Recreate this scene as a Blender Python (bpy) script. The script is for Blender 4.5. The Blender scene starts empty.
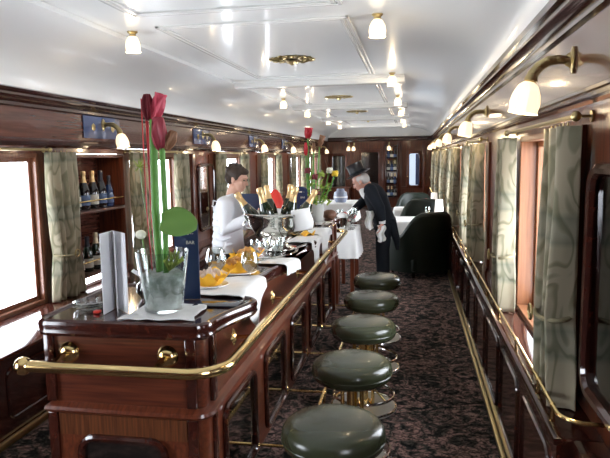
import bpy, bmesh, math, random
from mathutils import Vector, Matrix, Euler
random.seed(7)
PI = math.pi
sc = bpy.context.scene
COL = sc.collection
H = 1.5

# ------------------------------------------------------------------ camera
F, VX, VY, S = 600.0, 413.0, 156.0, 0.016
yv = Vector((VX-305, 229-VY, F)); c_ = -(-S*yv.x+yv.y)/F
nv = Vector((-S, 1, c_)).normalized(); yv.normalize()
xv = nv.cross(yv)
if xv.x < 0: xv = -xv
# columns of camera matrix in world: cam right, up, back
right = Vector((xv.x, yv.x, nv.x)); up = Vector((xv.y, yv.y, nv.y)); fwd = Vector((xv.z, yv.z, nv.z))
cd = bpy.data.cameras.new('camera'); cam = bpy.data.objects.new('camera', cd); COL.objects.link(cam)
m = Matrix((right, up, -fwd)).transposed().to_4x4(); m.translation = Vector((0, 0, H))
cam.matrix_world = m
cd.sensor_fit = 'HORIZONTAL'; cd.sensor_width = 36; cd.lens = 36*F/610; cd.clip_start = 0.05; cd.clip_end = 200
sc.camera = cam

# ------------------------------------------------------------------ materials
def mat(name, col=(.8, .8, .8), rough=.5, metal=0, coat=0, emis=None, es=0, trans=0, ior=1.45, spec=.5, alpha=1, sheen=0):
    m = bpy.data.materials.new(name); m.use_nodes = True
    b = m.node_tree.nodes['Principled BSDF']
    b.inputs['Base Color'].default_value = (*col, 1); b.inputs['Roughness'].default_value = rough
    b.inputs['Metallic'].default_value = metal; b.inputs['Coat Weight'].default_value = coat
    b.inputs['Coat Roughness'].default_value = .08; b.inputs['IOR'].default_value = ior
    b.inputs['Transmission Weight'].default_value = trans; b.inputs['Specular IOR Level'].default_value = spec
    b.inputs['Alpha'].default_value = alpha; b.inputs['Sheen Weight'].default_value = sheen
    if emis: b.inputs['Emission Color'].default_value = (*emis, 1); b.inputs['Emission Strength'].default_value = es
    return m
def nodes(m): return m.node_tree.nodes, m.node_tree.links, m.node_tree.nodes['Principled BSDF']
def ramp(N, stops, interp='LINEAR'):
    r = N.new('ShaderNodeValToRGB'); r.color_ramp.interpolation = interp
    e = r.color_ramp.elements
    while len(e) > 1: e.remove(e[0])
    e[0].position = stops[0][0]; e[0].color = (*stops[0][1], 1)
    for p, c in stops[1:]:
        q = e.new(p); q.color = (*c, 1)
    return r
def tex(N, L, kind, scale=5, vec=None, mscale=(1, 1, 1), rot=(0, 0, 0), detail=3, **kw):
    tc = N.new('ShaderNodeTexCoord'); mp = N.new('ShaderNodeMapping')
    mp.inputs['Scale'].default_value = mscale; mp.inputs['Rotation'].default_value = rot
    L.new(tc.outputs['Object'], mp.inputs['Vector'])
    t = N.new('ShaderNodeTex'+kind); t.inputs['Scale'].default_value = scale
    if 'Detail' in t.inputs: t.inputs['Detail'].default_value = detail
    for k, v in kw.items():
        if k in t.inputs: t.inputs[k].default_value = v
    L.new(mp.outputs[0], t.inputs['Vector'])
    return t
def bump(m, t, out, strength=.2, dist=.01):
    N, L, B = nodes(m); b = N.new('ShaderNodeBump'); b.inputs['Strength'].default_value = strength
    b.inputs['Distance'].default_value = dist; L.new(t.outputs[out], b.inputs['Height']); L.new(b.outputs[0], B.inputs['Normal'])
def wood(name, dark, light, ms, rough=.28, coat=.4, rot=(0, 0, 0)):
    m = mat(name, light, rough, coat=coat); N, L, B = nodes(m)
    t = tex(N, L, 'Noise', 6, mscale=ms, rot=rot, detail=6)
    r = ramp(N, [(.3, dark), (.7, light)]); L.new(t.outputs['Fac'], r.inputs[0]); L.new(r.outputs[0], B.inputs['Base Color'])
    return m
D1, L1 = (.032, .007, .004), (.11, .027, .012)
M = {}
M['wood_y'] = wood('mahogany_along', D1, L1, (12, .6, 12))
M['wood_x'] = wood('mahogany_across', (.05, .011, .006), (.14, .034, .015), (.6, 12, 14))
M['wood_z'] = wood('mahogany_upright', D1, (.17, .042, .017), (12, 12, .6))
M['wood_diag'] = wood('mahogany_diagonal', (.05, .014, .006), (.17, .055, .02), (18, 14, .8), rot=(0, .9, 0))
M['wood_side'] = wood('mahogany_side', (.07, .015, .007), (.17, .042, .017), (12, .6, 6))
M['dark'] = wood('dark_mahogany', (.02, .005, .004), (.06, .014, .008), (6, .8, 6), rough=.14, coat=.8)
M['frieze'] = wood('frieze_mahogany', (.07, .024, .016), (.13, .043, .028), (10, .5, 10), rough=.22, coat=.6)
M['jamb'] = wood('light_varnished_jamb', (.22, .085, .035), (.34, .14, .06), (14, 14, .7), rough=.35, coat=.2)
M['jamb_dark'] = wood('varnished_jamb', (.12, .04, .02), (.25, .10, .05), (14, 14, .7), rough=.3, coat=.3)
M['ceiling'] = mat('cream_gloss_paint', (.86, .87, .85), .3, coat=.35)
M['ceiling_trim'] = mat('cream_trim_paint', (.83, .83, .8), .25, coat=.4)
M['brass'] = mat('polished_brass', (.83, .62, .28), .17, 1)
M['old_brass'] = mat('aged_brass', (.52, .41, .2), .32, 1)
M['chrome'] = mat('chrome', (.82, .82, .8), .1, 1)
M['steel'] = mat('worn_steel', (.33, .32, .29), .42, .9); M['silver'] = mat('polished_silver', (.8, .79, .75), .12, 1)
M['mirror'] = mat('mirror_glass', (.42, .40, .38), .05, 1); M['mirror_dimmed'] = mat('dark_reflection_mirror', (.16, .16, .17), .08, 1)  # second mirror: tint darkened so its reflection of the windows stays dim
M['dark_glass'] = mat('dark_cabinet_glass', (.012, .009, .008), .05, coat=1, spec=.8)
M['white'] = mat('white_linen', (.8, .8, .78), .85, sheen=.2)
M['paper'] = mat('white_card', (.78, .78, .8), .7)
M['navy'] = mat('navy_card', (.012, .03, .09), .35, coat=.3)
M['gold_print'] = mat('pale_print', (.75, .72, .6), .4)
M['blackgloss'] = mat('black_gloss_card', (.02, .025, .04), .12, coat=.6)
M['green_bottle'] = mat('green_bottle_glass', (.008, .02, .01), .08, coat=1)
M['black_bottle'] = mat('black_bottle_glass', (.008, .008, .01), .08, coat=1)
M['blue_bottle'] = mat('blue_bottle_glass', (.01, .03, .10), .1, coat=1)
M['gold_foil'] = mat('gold_foil', (.75, .52, .25), .35, .6)
M['cream_foil'] = mat('cream_foil', (.7, .6, .42), .4, .3)
M['dark_foil'] = mat('dark_foil', (.03, .03, .04), .35, .3)
M['label'] = mat('bottle_label', (.6, .58, .5), .6)
M['label_blue'] = mat('blue_bottle_label', (.08, .13, .25), .5)
M['plate'] = mat('white_porcelain', (.8, .8, .78), .15, coat=.5)
M['yellow'] = mat('yellow_paper_napkin', (.9, .50, .035), .75)
M['crisps'] = mat('pale_snacks', (.62, .5, .42), .8)
M['bread'] = mat('amber_snacks', (.5, .25, .07), .7)
M['skin'] = mat('skin', (.62, .36, .26), .5); M['skin2'] = mat('ruddy_skin', (.6, .31, .23), .5)
M['hair'] = mat('dark_brown_hair', (.035, .02, .012), .6); M['grey_hair'] = mat('grey_hair', (.45, .42, .4), .7)
M['jacket_white'] = mat('white_jacket_cloth', (.8, .82, .85), .8, sheen=.2)
M['black_cloth'] = mat('black_wool', (.010, .012, .016), .85, spec=.15)
M['silk'] = mat('black_silk', (.012, .012, .014), .3, coat=.3)
M['shoe'] = mat('black_leather', (.01, .01, .01), .25, coat=.4)
M['red'] = mat('red_petal', (.5, .015, .03), .5); M['pink'] = mat('pink_petal', (.55, .06, .1), .5)
M['dkpink'] = mat('deep_pink_petal', (.33, .04, .06), .5); M['dkred'] = mat('dark_red_petal', (.16, .012, .02), .55); M['redstick'] = mat('red_lacquered_stick', (.45, .01, .02), .3)
M['stem'] = mat('green_stem', (.09, .25, .035), .45); M['leaf'] = mat('green_leaf', (.13, .26, .05), .45)
M['lime'] = mat('lime_foliage', (.28, .38, .06), .6); M['brown_bud'] = mat('brown_sepal', (.25, .12, .06), .6)
M['yellow_flower'] = mat('yellow_petal', (.8, .55, .03), .6); M['cream_flower'] = mat('cream_petal', (.75, .75, .6), .6)
M['red_shade'] = mat('red_lamp_shade', (.55, .03, .02), .5, emis=(.8, .04, .02), es=.12)
M['white_shade'] = mat('lit_white_shade', (.85, .83, .78), .6, emis=(1, .95, .85), es=.6)
M['pot'] = mat('stone_pot', (.42, .42, .38), .6)
M['plaque'] = mat('blue_enamel_plaque', (.06, .09, .2), .25, coat=.6)
M['jar'] = mat('grey_blue_glaze', (.22, .25, .33), .3); M['basket'] = wood('brown_wicker', (.08, .03, .015), (.2, .09, .05), (20, 20, 20), rough=.6, coat=0)
M['daylight_far'] = mat('painted_daylight_pane', (.5, .62, .85), .2, emis=(.75, .88, 1), es=.55)  # emission stands in for daylight through the far door's window
M['ceramic_red'] = mat('red_object', (.5, .03, .02), .4)
# lit glass tulip shades
m = mat('frosted_lit_glass', (.9, .8, .65), .4); N, L, B = nodes(m)
t = tex(N, L, 'Wave', 30, mscale=(1, 1, .1), Distortion=1.5); r = ramp(N, [(0, (1, .70, .40)), (1, (1, .86, .62))])
L.new(t.outputs['Fac'], r.inputs[0]); L.new(r.outputs[0], B.inputs['Emission Color']); B.inputs['Emission Strength'].default_value = 1.05
M['lit_glass'] = m
M['bulb'] = mat('lit_bulb', (1, 1, 1), .5, emis=(1, .85, .6), es=10)
# leather
m = mat('bottle_green_leather', (.034, .040, .020), .27, coat=.22); N, L, B = nodes(m)
t = tex(N, L, 'Noise', 60, detail=4); bump(m, t, 'Fac', .12, .004); M['leather'] = m
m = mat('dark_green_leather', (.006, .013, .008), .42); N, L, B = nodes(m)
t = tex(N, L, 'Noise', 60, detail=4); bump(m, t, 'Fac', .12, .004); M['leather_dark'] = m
# clear glass (thin)
def thin_glass(name, tint=(1, 1, 1), gl=.12, rough=.03):
    m = bpy.data.materials.new(name); m.use_nodes = True; N = m.node_tree.nodes; L = m.node_tree.links
    N.remove(N['Principled BSDF']); o = N['Material Output']
    tr = N.new('ShaderNodeBsdfTransparent'); tr.inputs[0].default_value = (*tint, 1)
    g = N.new('ShaderNodeBsdfGlossy'); g.inputs['Roughness'].default_value = rough
    lw = N.new('ShaderNodeLayerWeight'); lw.inputs['Blend'].default_value = .35
    ma = N.new('ShaderNodeMath'); ma.operation = 'MULTIPLY_ADD'; ma.inputs[1].default_value = .6; ma.inputs[2].default_value = gl
    L.new(lw.outputs['Facing'], ma.inputs[0])
    mx = N.new('ShaderNodeMixShader'); L.new(ma.outputs[0], mx.inputs[0]); L.new(tr.outputs[0], mx.inputs[1]); L.new(g.outputs[0], mx.inputs[2])
    L.new(mx.outputs[0], o.inputs[0]); return m
M['glass'] = thin_glass('clear_glass', (.9, .93, .92), .1)
M['pane'] = thin_glass('window_glass', (.97, .98, 1), .02)
M['cloudy'] = mat('cloudy_cellophane', (.62, .65, .6), .3, coat=.5)
N, L, B = nodes(M['cloudy']); t = tex(N, L, 'Noise', 22, detail=5); r = ramp(N, [(.38, (.38, .44, .38)), (.62, (.85, .88, .85))])
L.new(t.outputs['Fac'], r.inputs[0]); L.new(r.outputs[0], B.inputs['Base Color']); bump(M['cloudy'], t, 'Fac', .6, .02)
# carpet
m = mat('floral_carpet', (.1, .08, .08), .95, spec=.1); N, L, B = nodes(m)
a = tex(N, L, 'Noise', 9, detail=4, Distortion=1.9); c = tex(N, L, 'Noise', 24, detail=2, Distortion=2.5)
r1 = ramp(N, [(.38, (.014, .015, .015)), (.47, (.06, .055, .048)), (.55, (.17, .11, .10)), (.64, (.26, .17, .15)), (.73, (.11, .11, .09))]); L.new(a.outputs['Fac'], r1.inputs[0])
r2 = ramp(N, [(.45, (.3, .3, .3)), (.56, (1.15, 1.1, 1.05))]); L.new(c.outputs['Fac'], r2.inputs[0])
mx = N.new('ShaderNodeMix'); mx.data_type = 'RGBA'; mx.blend_type = 'MULTIPLY'; mx.inputs[0].default_value = 1
L.new(r1.outputs[0], mx.inputs[6]); L.new(r2.outputs[0], mx.inputs[7]); L.new(mx.outputs[2], B.inputs['Base Color'])
M['carpet'] = m
# curtain fabric
m = mat('leaf_print_curtain', (.5, .5, .42), .85, sheen=.2); N, L, B = nodes(m)
a = tex(N, L, 'Noise', 4.2, mscale=(2.2, 2.2, 1), rot=(.4, .2, 0), detail=0, Distortion=1.2)
b = tex(N, L, 'Wave', .75, mscale=(.5, .5, 1), Distortion=2.5)
b.bands_direction = 'Z'
r1 = ramp(N, [(.40, (1, 1, 1)), (.46, (.62, .65, .58)), (.51, (.55, .58, .52)), (.56, (1, 1, 1)), (.70, (1, 1, 1)), (.76, (.62, .66, .62))]); L.new(a.outputs['Fac'], r1.inputs[0])
r2 = ramp(N, [(0, (.50, .44, .31)), (.78, (.45, .40, .28)), (.9, (.29, .29, .21)), (1, (.40, .37, .27))]); L.new(b.outputs['Fac'], r2.inputs[0])
mx = N.new('ShaderNodeMix'); mx.data_type = 'RGBA'; mx.blend_type = 'MULTIPLY'; mx.inputs[0].default_value = 1
L.new(r1.outputs[0], mx.inputs[6]); L.new(r2.outputs[0], mx.inputs[7]); L.new(mx.outputs[2], B.inputs['Base Color'])
tl = N.new('ShaderNodeBsdfTranslucent'); L.new(mx.outputs[2], tl.inputs[0])
ms = N.new('ShaderNodeMixShader'); ms.inputs[0].default_value = .3
L.new(B.outputs[0], ms.inputs[1]); L.new(tl.outputs[0], ms.inputs[2]); L.new(ms.outputs[0], N['Material Output'].inputs[0])
M['curtain'] = m; M['tie'] = mat('olive_tieback_cloth', (.25, .22, .13), .8)

# ------------------------------------------------------------------ mesh helpers
class MB:
    def __init__(s): s.v = []; s.f = []
    def add(s, vs, fs):
        o = len(s.v); s.v += [Vector(p) for p in vs]; s.f += [tuple(i+o for i in f) for f in fs]; return s
    def bm(s, bm, mtx=None):
        bm.verts.ensure_lookup_table(); bm.verts.index_update()
        s.add([(mtx @ v.co) if mtx else v.co.copy() for v in bm.verts], [[v.index for v in f.verts] for f in bm.faces]); bm.free(); return s
    def box(s, x0, x1, y0, y1, z0, z1, bev=0, seg=2):
        if x0 > x1: x0, x1 = x1, x0
        if y0 > y1: y0, y1 = y1, y0
        if z0 > z1: z0, z1 = z1, z0
        b = bmesh.new(); bmesh.ops.create_cube(b, size=1)
        for v in b.verts: v.co = Vector((x0+(v.co.x+.5)*(x1-x0), y0+(v.co.y+.5)*(y1-y0), z0+(v.co.z+.5)*(z1-z0)))
        if bev: bmesh.ops.bevel(b, geom=b.edges[:], offset=bev, segments=seg, profile=.5, affect='EDGES')
        return s.bm(b)
    def tube(s, pts, r, n=10, closed=False, sx=1, sy=1):
        P = [Vector(p) for p in pts]; k = len(P); R = r if isinstance(r, (list, tuple)) else [r]*k
        T = []
        for i in range(k):
            a = P[(i-1) % k] if (closed or i > 0) else P[0]; b = P[(i+1) % k] if (closed or i < k-1) else P[-1]
            T.append((b-a).normalized() if (b-a).length > 1e-9 else Vector((0, 0, 1)))
        u = T[0].orthogonal().normalized()
        if abs(T[0].z) < .9: u = T[0].cross(Vector((0, 0, 1))).normalized()
        vs = []
        for i in range(k):
            u = (u-T[i]*u.dot(T[i])).normalized(); w = T[i].cross(u)
            vs += [P[i]+u*(math.cos(2*PI*j/n)*R[i]*sx)+w*(math.sin(2*PI*j/n)*R[i]*sy) for j in range(n)]
        fs = []
        for i in range(k if closed else k-1):
            a, b = i*n, ((i+1) % k)*n
            fs += [(a+j, a+(j+1) % n, b+(j+1) % n, b+j) for j in range(n)]
        if not closed: fs += [tuple(range(n-1, -1, -1)), tuple(range((k-1)*n, k*n))]
        return s.add(vs, fs)
    def lathe(s, prof, n=24, mtx=None, c=(0, 0, 0), lob=0, lobn=8):
        vs = []; fs = []; c = Vector(c)
        for (r, z) in prof:
            for j in range(n):
                a = 2*PI*j/n; rr = r*(1+lob*math.cos(lobn*a)); p = Vector((rr*math.cos(a), rr*math.sin(a), z)); vs.append((mtx @ p if mtx else p)+c)
        k = len(prof)
        for i in range(k-1): fs += [(i*n+j, i*n+(j+1) % n, (i+1)*n+(j+1) % n, (i+1)*n+j) for j in range(n)]
        if prof[0][0] > 1e-6: fs.append(tuple(range(n-1, -1, -1)))
        if prof[-1][0] > 1e-6: fs.append(tuple(range((k-1)*n, k*n)))
        return s.add(vs, fs)
    def ell(s, c, r, rot=None, n=14, m=9):
        R = rot.to_matrix() if rot else Matrix.Identity(3); vs = []; fs = []; c = Vector(c)
        for i in range(m+1):
            t = PI*i/m
            for j in range(n):
                a = 2*PI*j/n; vs.append(c+R @ Vector((r[0]*math.sin(t)*math.cos(a), r[1]*math.sin(t)*math.sin(a), r[2]*math.cos(t))))
        for i in range(m): fs += [(i*n+j, (i+1)*n+j, (i+1)*n+(j+1) % n, i*n+(j+1) % n) for j in range(n)]
        return s.add(vs, fs)
    def prism(s, poly, fn0, fn1):
        n = len(poly); return s.add([fn0(*p) for p in poly]+[fn1(*p) for p in poly],
            [tuple(range(n-1, -1, -1)), tuple(range(n, 2*n))]+[(i, (i+1) % n, n+(i+1) % n, n+i) for i in range(n)])
    def sheet(s, fn, nu, nv, th=.003):
        g = [[Vector(fn(i/nu, j/nv)) for j in range(nv+1)] for i in range(nu+1)]; top = []; bot = []
        for i in range(nu+1):
            for j in range(nv+1):
                a = g[min(i+1, nu)][j]-g[max(i-1, 0)][j]; b = g[i][min(j+1, nv)]-g[i][max(j-1, 0)]
                n = a.cross(b); n = n.normalized() if n.length > 1e-12 else Vector((0, 0, 1))
                top.append(g[i][j]+n*th/2); bot.append(g[i][j]-n*th/2)
        w = nv+1; o = len(top); fs = []
        for i in range(nu):
            for j in range(nv):
                q = (i*w+j, (i+1)*w+j, (i+1)*w+j+1, i*w+j+1); fs.append(q); fs.append(tuple(o+k for k in reversed(q)))
        bd = [(i, 0) for i in range(nu)]+[(nu, j) for j in range(nv)]+[(i, nv) for i in range(nu, 0, -1)]+[(0, j) for j in range(nv, 0, -1)]
        ids = [i*w+j for i, j in bd]; k = len(ids)
        fs += [(ids[(q+1) % k], ids[q], o+ids[q], o+ids[(q+1) % k]) for q in range(k)]
        return s.add(top+bot, fs)
    def build(s, name, m, parent=None, world=False, angle=35, origin=None, fix=True):
        me = bpy.data.meshes.new(name); off = Vector((0, 0, 0)); loc = Vector((0, 0, 0))
        if parent is not None and world:
            p = parent
            while p.parent: p = p.parent
            off = Vector(p.location)
        elif parent is None and not s.v == []:
            if origin is None:
                xs = [p.x for p in s.v]; ys = [p.y for p in s.v]; origin = ((min(xs)+max(xs))/2, (min(ys)+max(ys))/2, min(p.z for p in s.v))
            off = loc = Vector(origin)
        me.from_pydata([tuple(p-off) for p in s.v], [], s.f)
        if fix:
            b = bmesh.new(); b.from_mesh(me); bmesh.ops.recalc_face_normals(b, faces=b.faces[:]); b.to_mesh(me); b.free()
        me.materials.append(M[m] if isinstance(m, str) else m)
        for p in me.polygons: p.use_smooth = True
        me.set_sharp_from_angle(angle=math.radians(angle))
        o = bpy.data.objects.new(name, me); COL.objects.link(o); o.location = loc
        if parent is not None: o.parent = parent
        return o
def tag(o, label, cat, group=None, kind=None):
    o['label'] = label; o['category'] = cat
    if group: o['group'] = group
    if kind: o['kind'] = kind
    return o
def thing(name, label, cat, loc=(0, 0, 0), rz=0, group=None):
    o = bpy.data.objects.new(name, None); COL.objects.link(o); o.location = loc; o.rotation_euler = (0, 0, rz)
    o.empty_display_size = .05
    return tag(o, label, cat, group)
def struct(o, label=None):
    o['kind'] = 'structure'
    if label: o['label'] = label
    return o
def dup(root, loc, rz=0, label=None, group=None):
    r = root.copy(); COL.objects.link(r); r.location = loc; r.rotation_euler = (0, 0, rz)
    if label: r['label'] = label
    if group: r['group'] = group
    def rec(src, dst):
        for ch in [o for o in KIDS.get(src.name, [])]:
            q = ch.copy(); COL.objects.link(q); q.parent = dst; rec(ch, q)
    KIDS = {}
    for o in bpy.data.objects:
        if o.parent: KIDS.setdefault(o.parent.name, []).append(o)
    rec(root, r)
    return r
def arc(c, r, a0, a1, n, plane='xy'):
    out = []
    for i in range(n+1):
        a = a0+(a1-a0)*i/n; u, v = r*math.cos(a), r*math.sin(a)
        out.append((c[0]+u, c[1]+v, c[2]) if plane == 'xy' else (c[0], c[1]+u, c[2]+v) if plane == 'yz' else (c[0]+u, c[1], c[2]+v))
    return out
def rrect(a0, a1, b0, b1, r, n=5):
    P = []
    for (ca, cb, s) in ((a1-r, b1-r, 0), (a0+r, b1-r, PI/2), (a0+r, b0+r, PI), (a1-r, b0+r, 1.5*PI)):
        P += [(ca+r*math.cos(s+PI/2*i/n), cb+r*math.sin(s+PI/2*i/n)) for i in range(n+1)]
    return P
def text(body, size, m, parent, loc, rot, name='lettering'):
    cu = bpy.data.curves.new(name, 'FONT'); cu.body = body; cu.size = size; cu.extrude = .0006; cu.align_x = 'CENTER'
    o = bpy.data.objects.new('tmp', cu); COL.objects.link(o); dg = bpy.context.evaluated_depsgraph_get()
    me = bpy.data.meshes.new_from_object(o.evaluated_get(dg)); bpy.data.objects.remove(o)
    me.materials.clear(); me.materials.append(M[m]); q = bpy.data.objects.new(name, me); COL.objects.link(q)
    q.parent = parent; q.location = loc; q.rotation_euler = rot; return q

# ------------------------------------------------------------------ shell
XR, XL, Y0, Y1 = .60, -2.60, -1.6, 18.0
struct(MB().box(XL-.3, XR+.3, Y0, Y1+.2, -.1, 0).build('floor', 'carpet', origin=(0, 0, 0)), 'dark floral carpet running the length of the bar car')

WR = [.45, 3.12, 5.75, 8.35, 10.95, 13.5, 16.0]; WRW = .50
WL = [.8, 3.30, 5.78, 8.35, 10.75, 13.35, 15.8]; WLW = .56
def wall(name, x, s, wins, hw, zb, zt, ztop, label, th=.14, extra=()):
    mb = MB(); x2 = x+s*th; y = Y0
    for a, b in sorted([(c-hw, c+hw) for c in wins]+list(extra)):
        mb.box(x, x2, y, a, zb, zt); y = b
    for a, b in extra: mb.box(x+s*.27, x+s*.30, a-.03, b+.03, zb, zt)
    mb.box(x, x2, y, Y1, zb, zt)
    mb.box(x, x2, Y0, Y1, 0, zb)
    mb.box(x, x2, Y0, Y1, zt, ztop)
    # pilaster strips beside every window
    for c in wins:
        for q in (-1, 1):
            yy = c+q*(hw+.30)
            if yy < Y1-.1 and not any(a-.1 < yy < b+.1 for a, b in extra): mb.box(x-s*.018, x+s*.01, yy-.05, yy+.05, zb, zt)
    return struct(mb.build(name, 'wood_z', origin=(0, 0, 0)), label)
wall('wall_right', XR, 1, WR, WRW, .58, 1.60, 2.35, 'mahogany wall with windows on the right of the aisle')
wall('wall_left', XL, -1, WL, WLW, .49, 1.56, 2.30, 'mahogany wall with windows behind the bar', .06, [(4.30, 5.12)])
def profile_run(pts, x, s, y0, y1, name, m, label):   # pts: (out, z) polygon swept along Y
    mb = MB(); mb.prism(pts, lambda a, z: (x-s*a, y0, z), lambda a, z: (x-s*a, y1, z))
    return struct(mb.build(name, m, origin=(0, 0, 0), angle=25), label)
# frieze boards
n_trim = [0]
def tn(): n_trim[0] += 1; return 'trim_%d' % n_trim[0]
for x, s, z0, z1, zc in ((XR, 1, 1.715, 1.96, 2.08), (XL, -1, 1.655, 1.875, 1.985)):
    side = 'right' if s == 1 else 'left'
    profile_run([(0, z0), (.012, z0), (.012, z1), (0, z1)], x, s, Y0, Y1, tn(), 'frieze', 'plain polished frieze board above the %s windows' % side)
    profile_run([(0, z0-.055), (.03, z0-.055), (.045, z0-.045), (.03, z0-.03), (.05, z0-.015), (.05, z0-.004), (.03, z0+.004), (.014, z0+.012), (0, z0+.012)], x, s, Y0, Y1, tn(), 'dark', 'moulded picture rail below the %s frieze' % side)
    profile_run([(0, z1-.01), (.014, z1-.01), (.03, z1+.0), (.03, z1+.02), (.05, z1+.03), (.075, z1+.06), (.075, z1+.075), (.095, z1+.085), (.10, zc-.01), (.085, zc), (0, zc)], x, s, Y0, Y1, tn(), 'dark', 'dark mahogany crown moulding along the %s ceiling edge' % side)
# heater casing and sills
mb = MB(); mb.box(.46, XR, 1.95, Y1, 0, .57); mb.box(.52, XR, Y0, 1.95, 0, .57)
for k in range(26):
    y = 2.05+.62*k; P = rrect(y, y+.5, .12, .5, .05); mb.tube([(.458, a, b) for a, b in P], .009, 6, closed=True)
struct(mb.build('baseboard_right', 'dark', origin=(0, 0, 0)), 'dark panelled heater casing below the right windows')
struct(MB().box(.445, XR+.0, 1.93, Y1, .572, .6, .008).build(tn(), 'dark'), 'polished window sill shelf along the right wall')
mb = MB(); mb.box(XL, -2.13, Y0, Y1, 0, .46)
for k in range(24):
    y = .6+.72*k; P = rrect(y, y+.58, .12, .4, .05); mb.tube([(-2.128, a, b) for a, b in P], .009, 6, closed=True)
struct(mb.build('baseboard_left', 'dark', origin=(0, 0, 0)), 'dark panelled casing below the left windows')
struct(MB().box(XL, -2.10, Y0, Y1, .462, .49, .008).build(tn(), 'dark'), 'polished window sill shelf along the left wall')
struct(MB().box(.435, .459, 0, Y1, 0, .025, .006).build(tn(), 'old_brass'), 'brass strip along the foot of the right casing')
struct(MB().box(-2.127, -2.10, 0, Y1, 0, .04, .008).build(tn(), 'old_brass'), 'brass strip along the foot of the left casing')

# ceiling: flat centre with coves
def cove(x0, z0, x1, z1, n=10):   # concave quarter from wall (x0,z0) to flat (x1,z1)
    return [(x0+(x1-x0)*(1-math.cos(PI/2*i/n)), z0+(z1-z0)*math.sin(PI/2*i/n)) for i in range(n+1)]
ZF = 2.35
L_ = cove(XL+.085, 1.98, -1.97, ZF-.03); R_ = cove(XR-.085, 2.075, -.07, ZF-.03)
prof = L_+[(-1.95, ZF-.03), (-1.95, ZF), (-.09, ZF), (-.09, ZF-.03)]+R_[::-1]
outer = [(XR+.1, 2.075), (XR+.1, 2.5), (XL-.1, 2.5), (XL-.1, 1.98)]
mb = MB(); mb.prism(prof+outer, lambda a, z: (a, Y0, z), lambda a, z: (a, Y1, z))
struct(mb.build('ceiling', 'ceiling', origin=(0, 0, 0), angle=30), 'white gloss painted coved ceiling')
def ceil_panel(y0, y1):
    mb = MB()
    for d in (0, .035):
        P = [(-1.62+d, y0+d), (-.40-d, y0+d), (-.40-d, y1-d), (-1.62+d, y1-d)]
        for i in range(4):
            a, b = P[i], P[(i+1) % 4]
            mb.box(min(a[0], b[0])-.012, max(a[0], b[0])+.012, min(a[1], b[1])-.012, max(a[1], b[1])+.012, ZF-.014, ZF+.002, .004, 1)
    return struct(mb.build(tn(), 'ceiling_trim'), 'raised white rectangular moulding on the ceiling panel')
for a, b in ((.4, 3.42), (3.75, 6.3), (6.95, 9.6), (10.2, 12.8), (13.4, 15.8)): ceil_panel(a, b)
for yb in (6.6, 9.9, 13.1, 16.2):
    mb = MB().box(-1.95, -.09, yb-.09, yb+.09, ZF-.075, ZF+.01, .012); mb.box(-1.95, -.09, yb-.13, yb+.13, ZF-.03, ZF+.01, .01)
    struct(mb.build(tn(), 'ceiling_trim'), 'white painted cross beam under the ceiling')

# back wall (behind the camera) and far wall
mb = MB().box(XL-.1, XR+.1, Y0-.1, Y0, 0, 2.5)
struct(mb.build('wall_back', 'wood_z', origin=(0, Y0, 0)), 'mahogany end wall behind the camera')
YF = Y1
def fx(px): return (px-413)*.03
def fz(py): return 1.5-(py-155)*.03
mb = MB().box(XL-.1, XR+.1, YF, YF+.12, 0, 2.5)
struct(mb.build('wall_far', 'wood_z', origin=(0, YF, 0)), 'mahogany end wall at the far end of the car')
mb = MB().box(XL, XR, YF-.05, YF, 1.95, 2.06, .01); mb.box(XL, XR, YF-.08, YF, 2.04, 2.08, .01)
struct(mb.build(tn(), 'dark'), 'dark crown moulding across the far end wall')
mb = MB()
for px in (327, 354, 385, 400, 424): mb.box(fx(px)-.05, fx(px)+.05, YF-.03, YF, 0, 1.93, .01)
mb.box(XL, XR, YF-.025, YF, .55, .62, .01)
struct(mb.build(tn(), 'wood_z'), 'upright pilasters dividing the far end wall')
# white fascia above far wall follows from cove (ceiling closes against the wall)
mb = MB().box(XL+.05, XR-.05, YF-.02, YF, 2.06, 2.5)
struct(mb.build(tn(), 'ceiling'), 'white painted strip above the far end wall')

# windows
def window(n, x, s, c, hw, zb, zt, label, th=.14):
    k = th/.14
    r = bpy.data.objects.new('window_%d' % n, None); COL.objects.link(r); r.location = (x, c, zb); struct(r, label)
    mb = MB()
    for (a, b, z0, z1) in ((c-hw, c-hw+.03, zb, zt), (c+hw-.03, c+hw, zb, zt), (c-hw+.03, c+hw-.03, zb, zb+.03), (c-hw+.03, c+hw-.03, zt-.03, zt)):
        mb.box(x+s*.001, x+s*.139*k, a, b, z0, z1, .003, 1)
    for (a, b, z0, z1) in ((c-hw+.03, c-hw+.06, zb+.03, zt-.03), (c+hw-.06, c+hw-.03, zb+.03, zt-.03), (c-hw+.06, c+hw-.06, zb+.03, zb+.06), (c-hw+.06, c+hw-.06, zt-.06, zt-.03)):
        mb.box(x+s*.09*k, x+s*.12*k, a, b, z0, z1, .003, 1)
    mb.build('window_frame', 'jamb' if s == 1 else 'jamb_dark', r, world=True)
    MB().box(x+s*.103*k, x+s*.103*k+s*.004, c-hw+.055, c+hw-.055, zb+.055, zt-.055).build('window_pane', 'pane', r, world=True)
    ld = bpy.data.lights.new('window_portal', 'AREA'); ld.shape = 'RECTANGLE'; ld.size = 2*hw; ld.size_y = zt-zb; ld.cycles.is_portal = True
    lo = bpy.data.objects.new('window_portal', ld); COL.objects.link(lo); lo.location = (x+s*.16, c, (zb+zt)/2)
    lo.rotation_euler = (0, s*PI/2, 0) if s == 1 else (0, -PI/2, 0)
    ld.size, ld.size_y = zt-zb, 2*hw
    return r
ordn = ['first', 'second', 'third', 'fourth', 'fifth', 'sixth', 'seventh', 'eighth']
nw = 0
for i, c in enumerate(WL): nw += 1; window(nw, XL, -1, c, WLW, .49, 1.56, '%s bright window along the left wall behind the bar' % ordn[i], .06)
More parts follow.
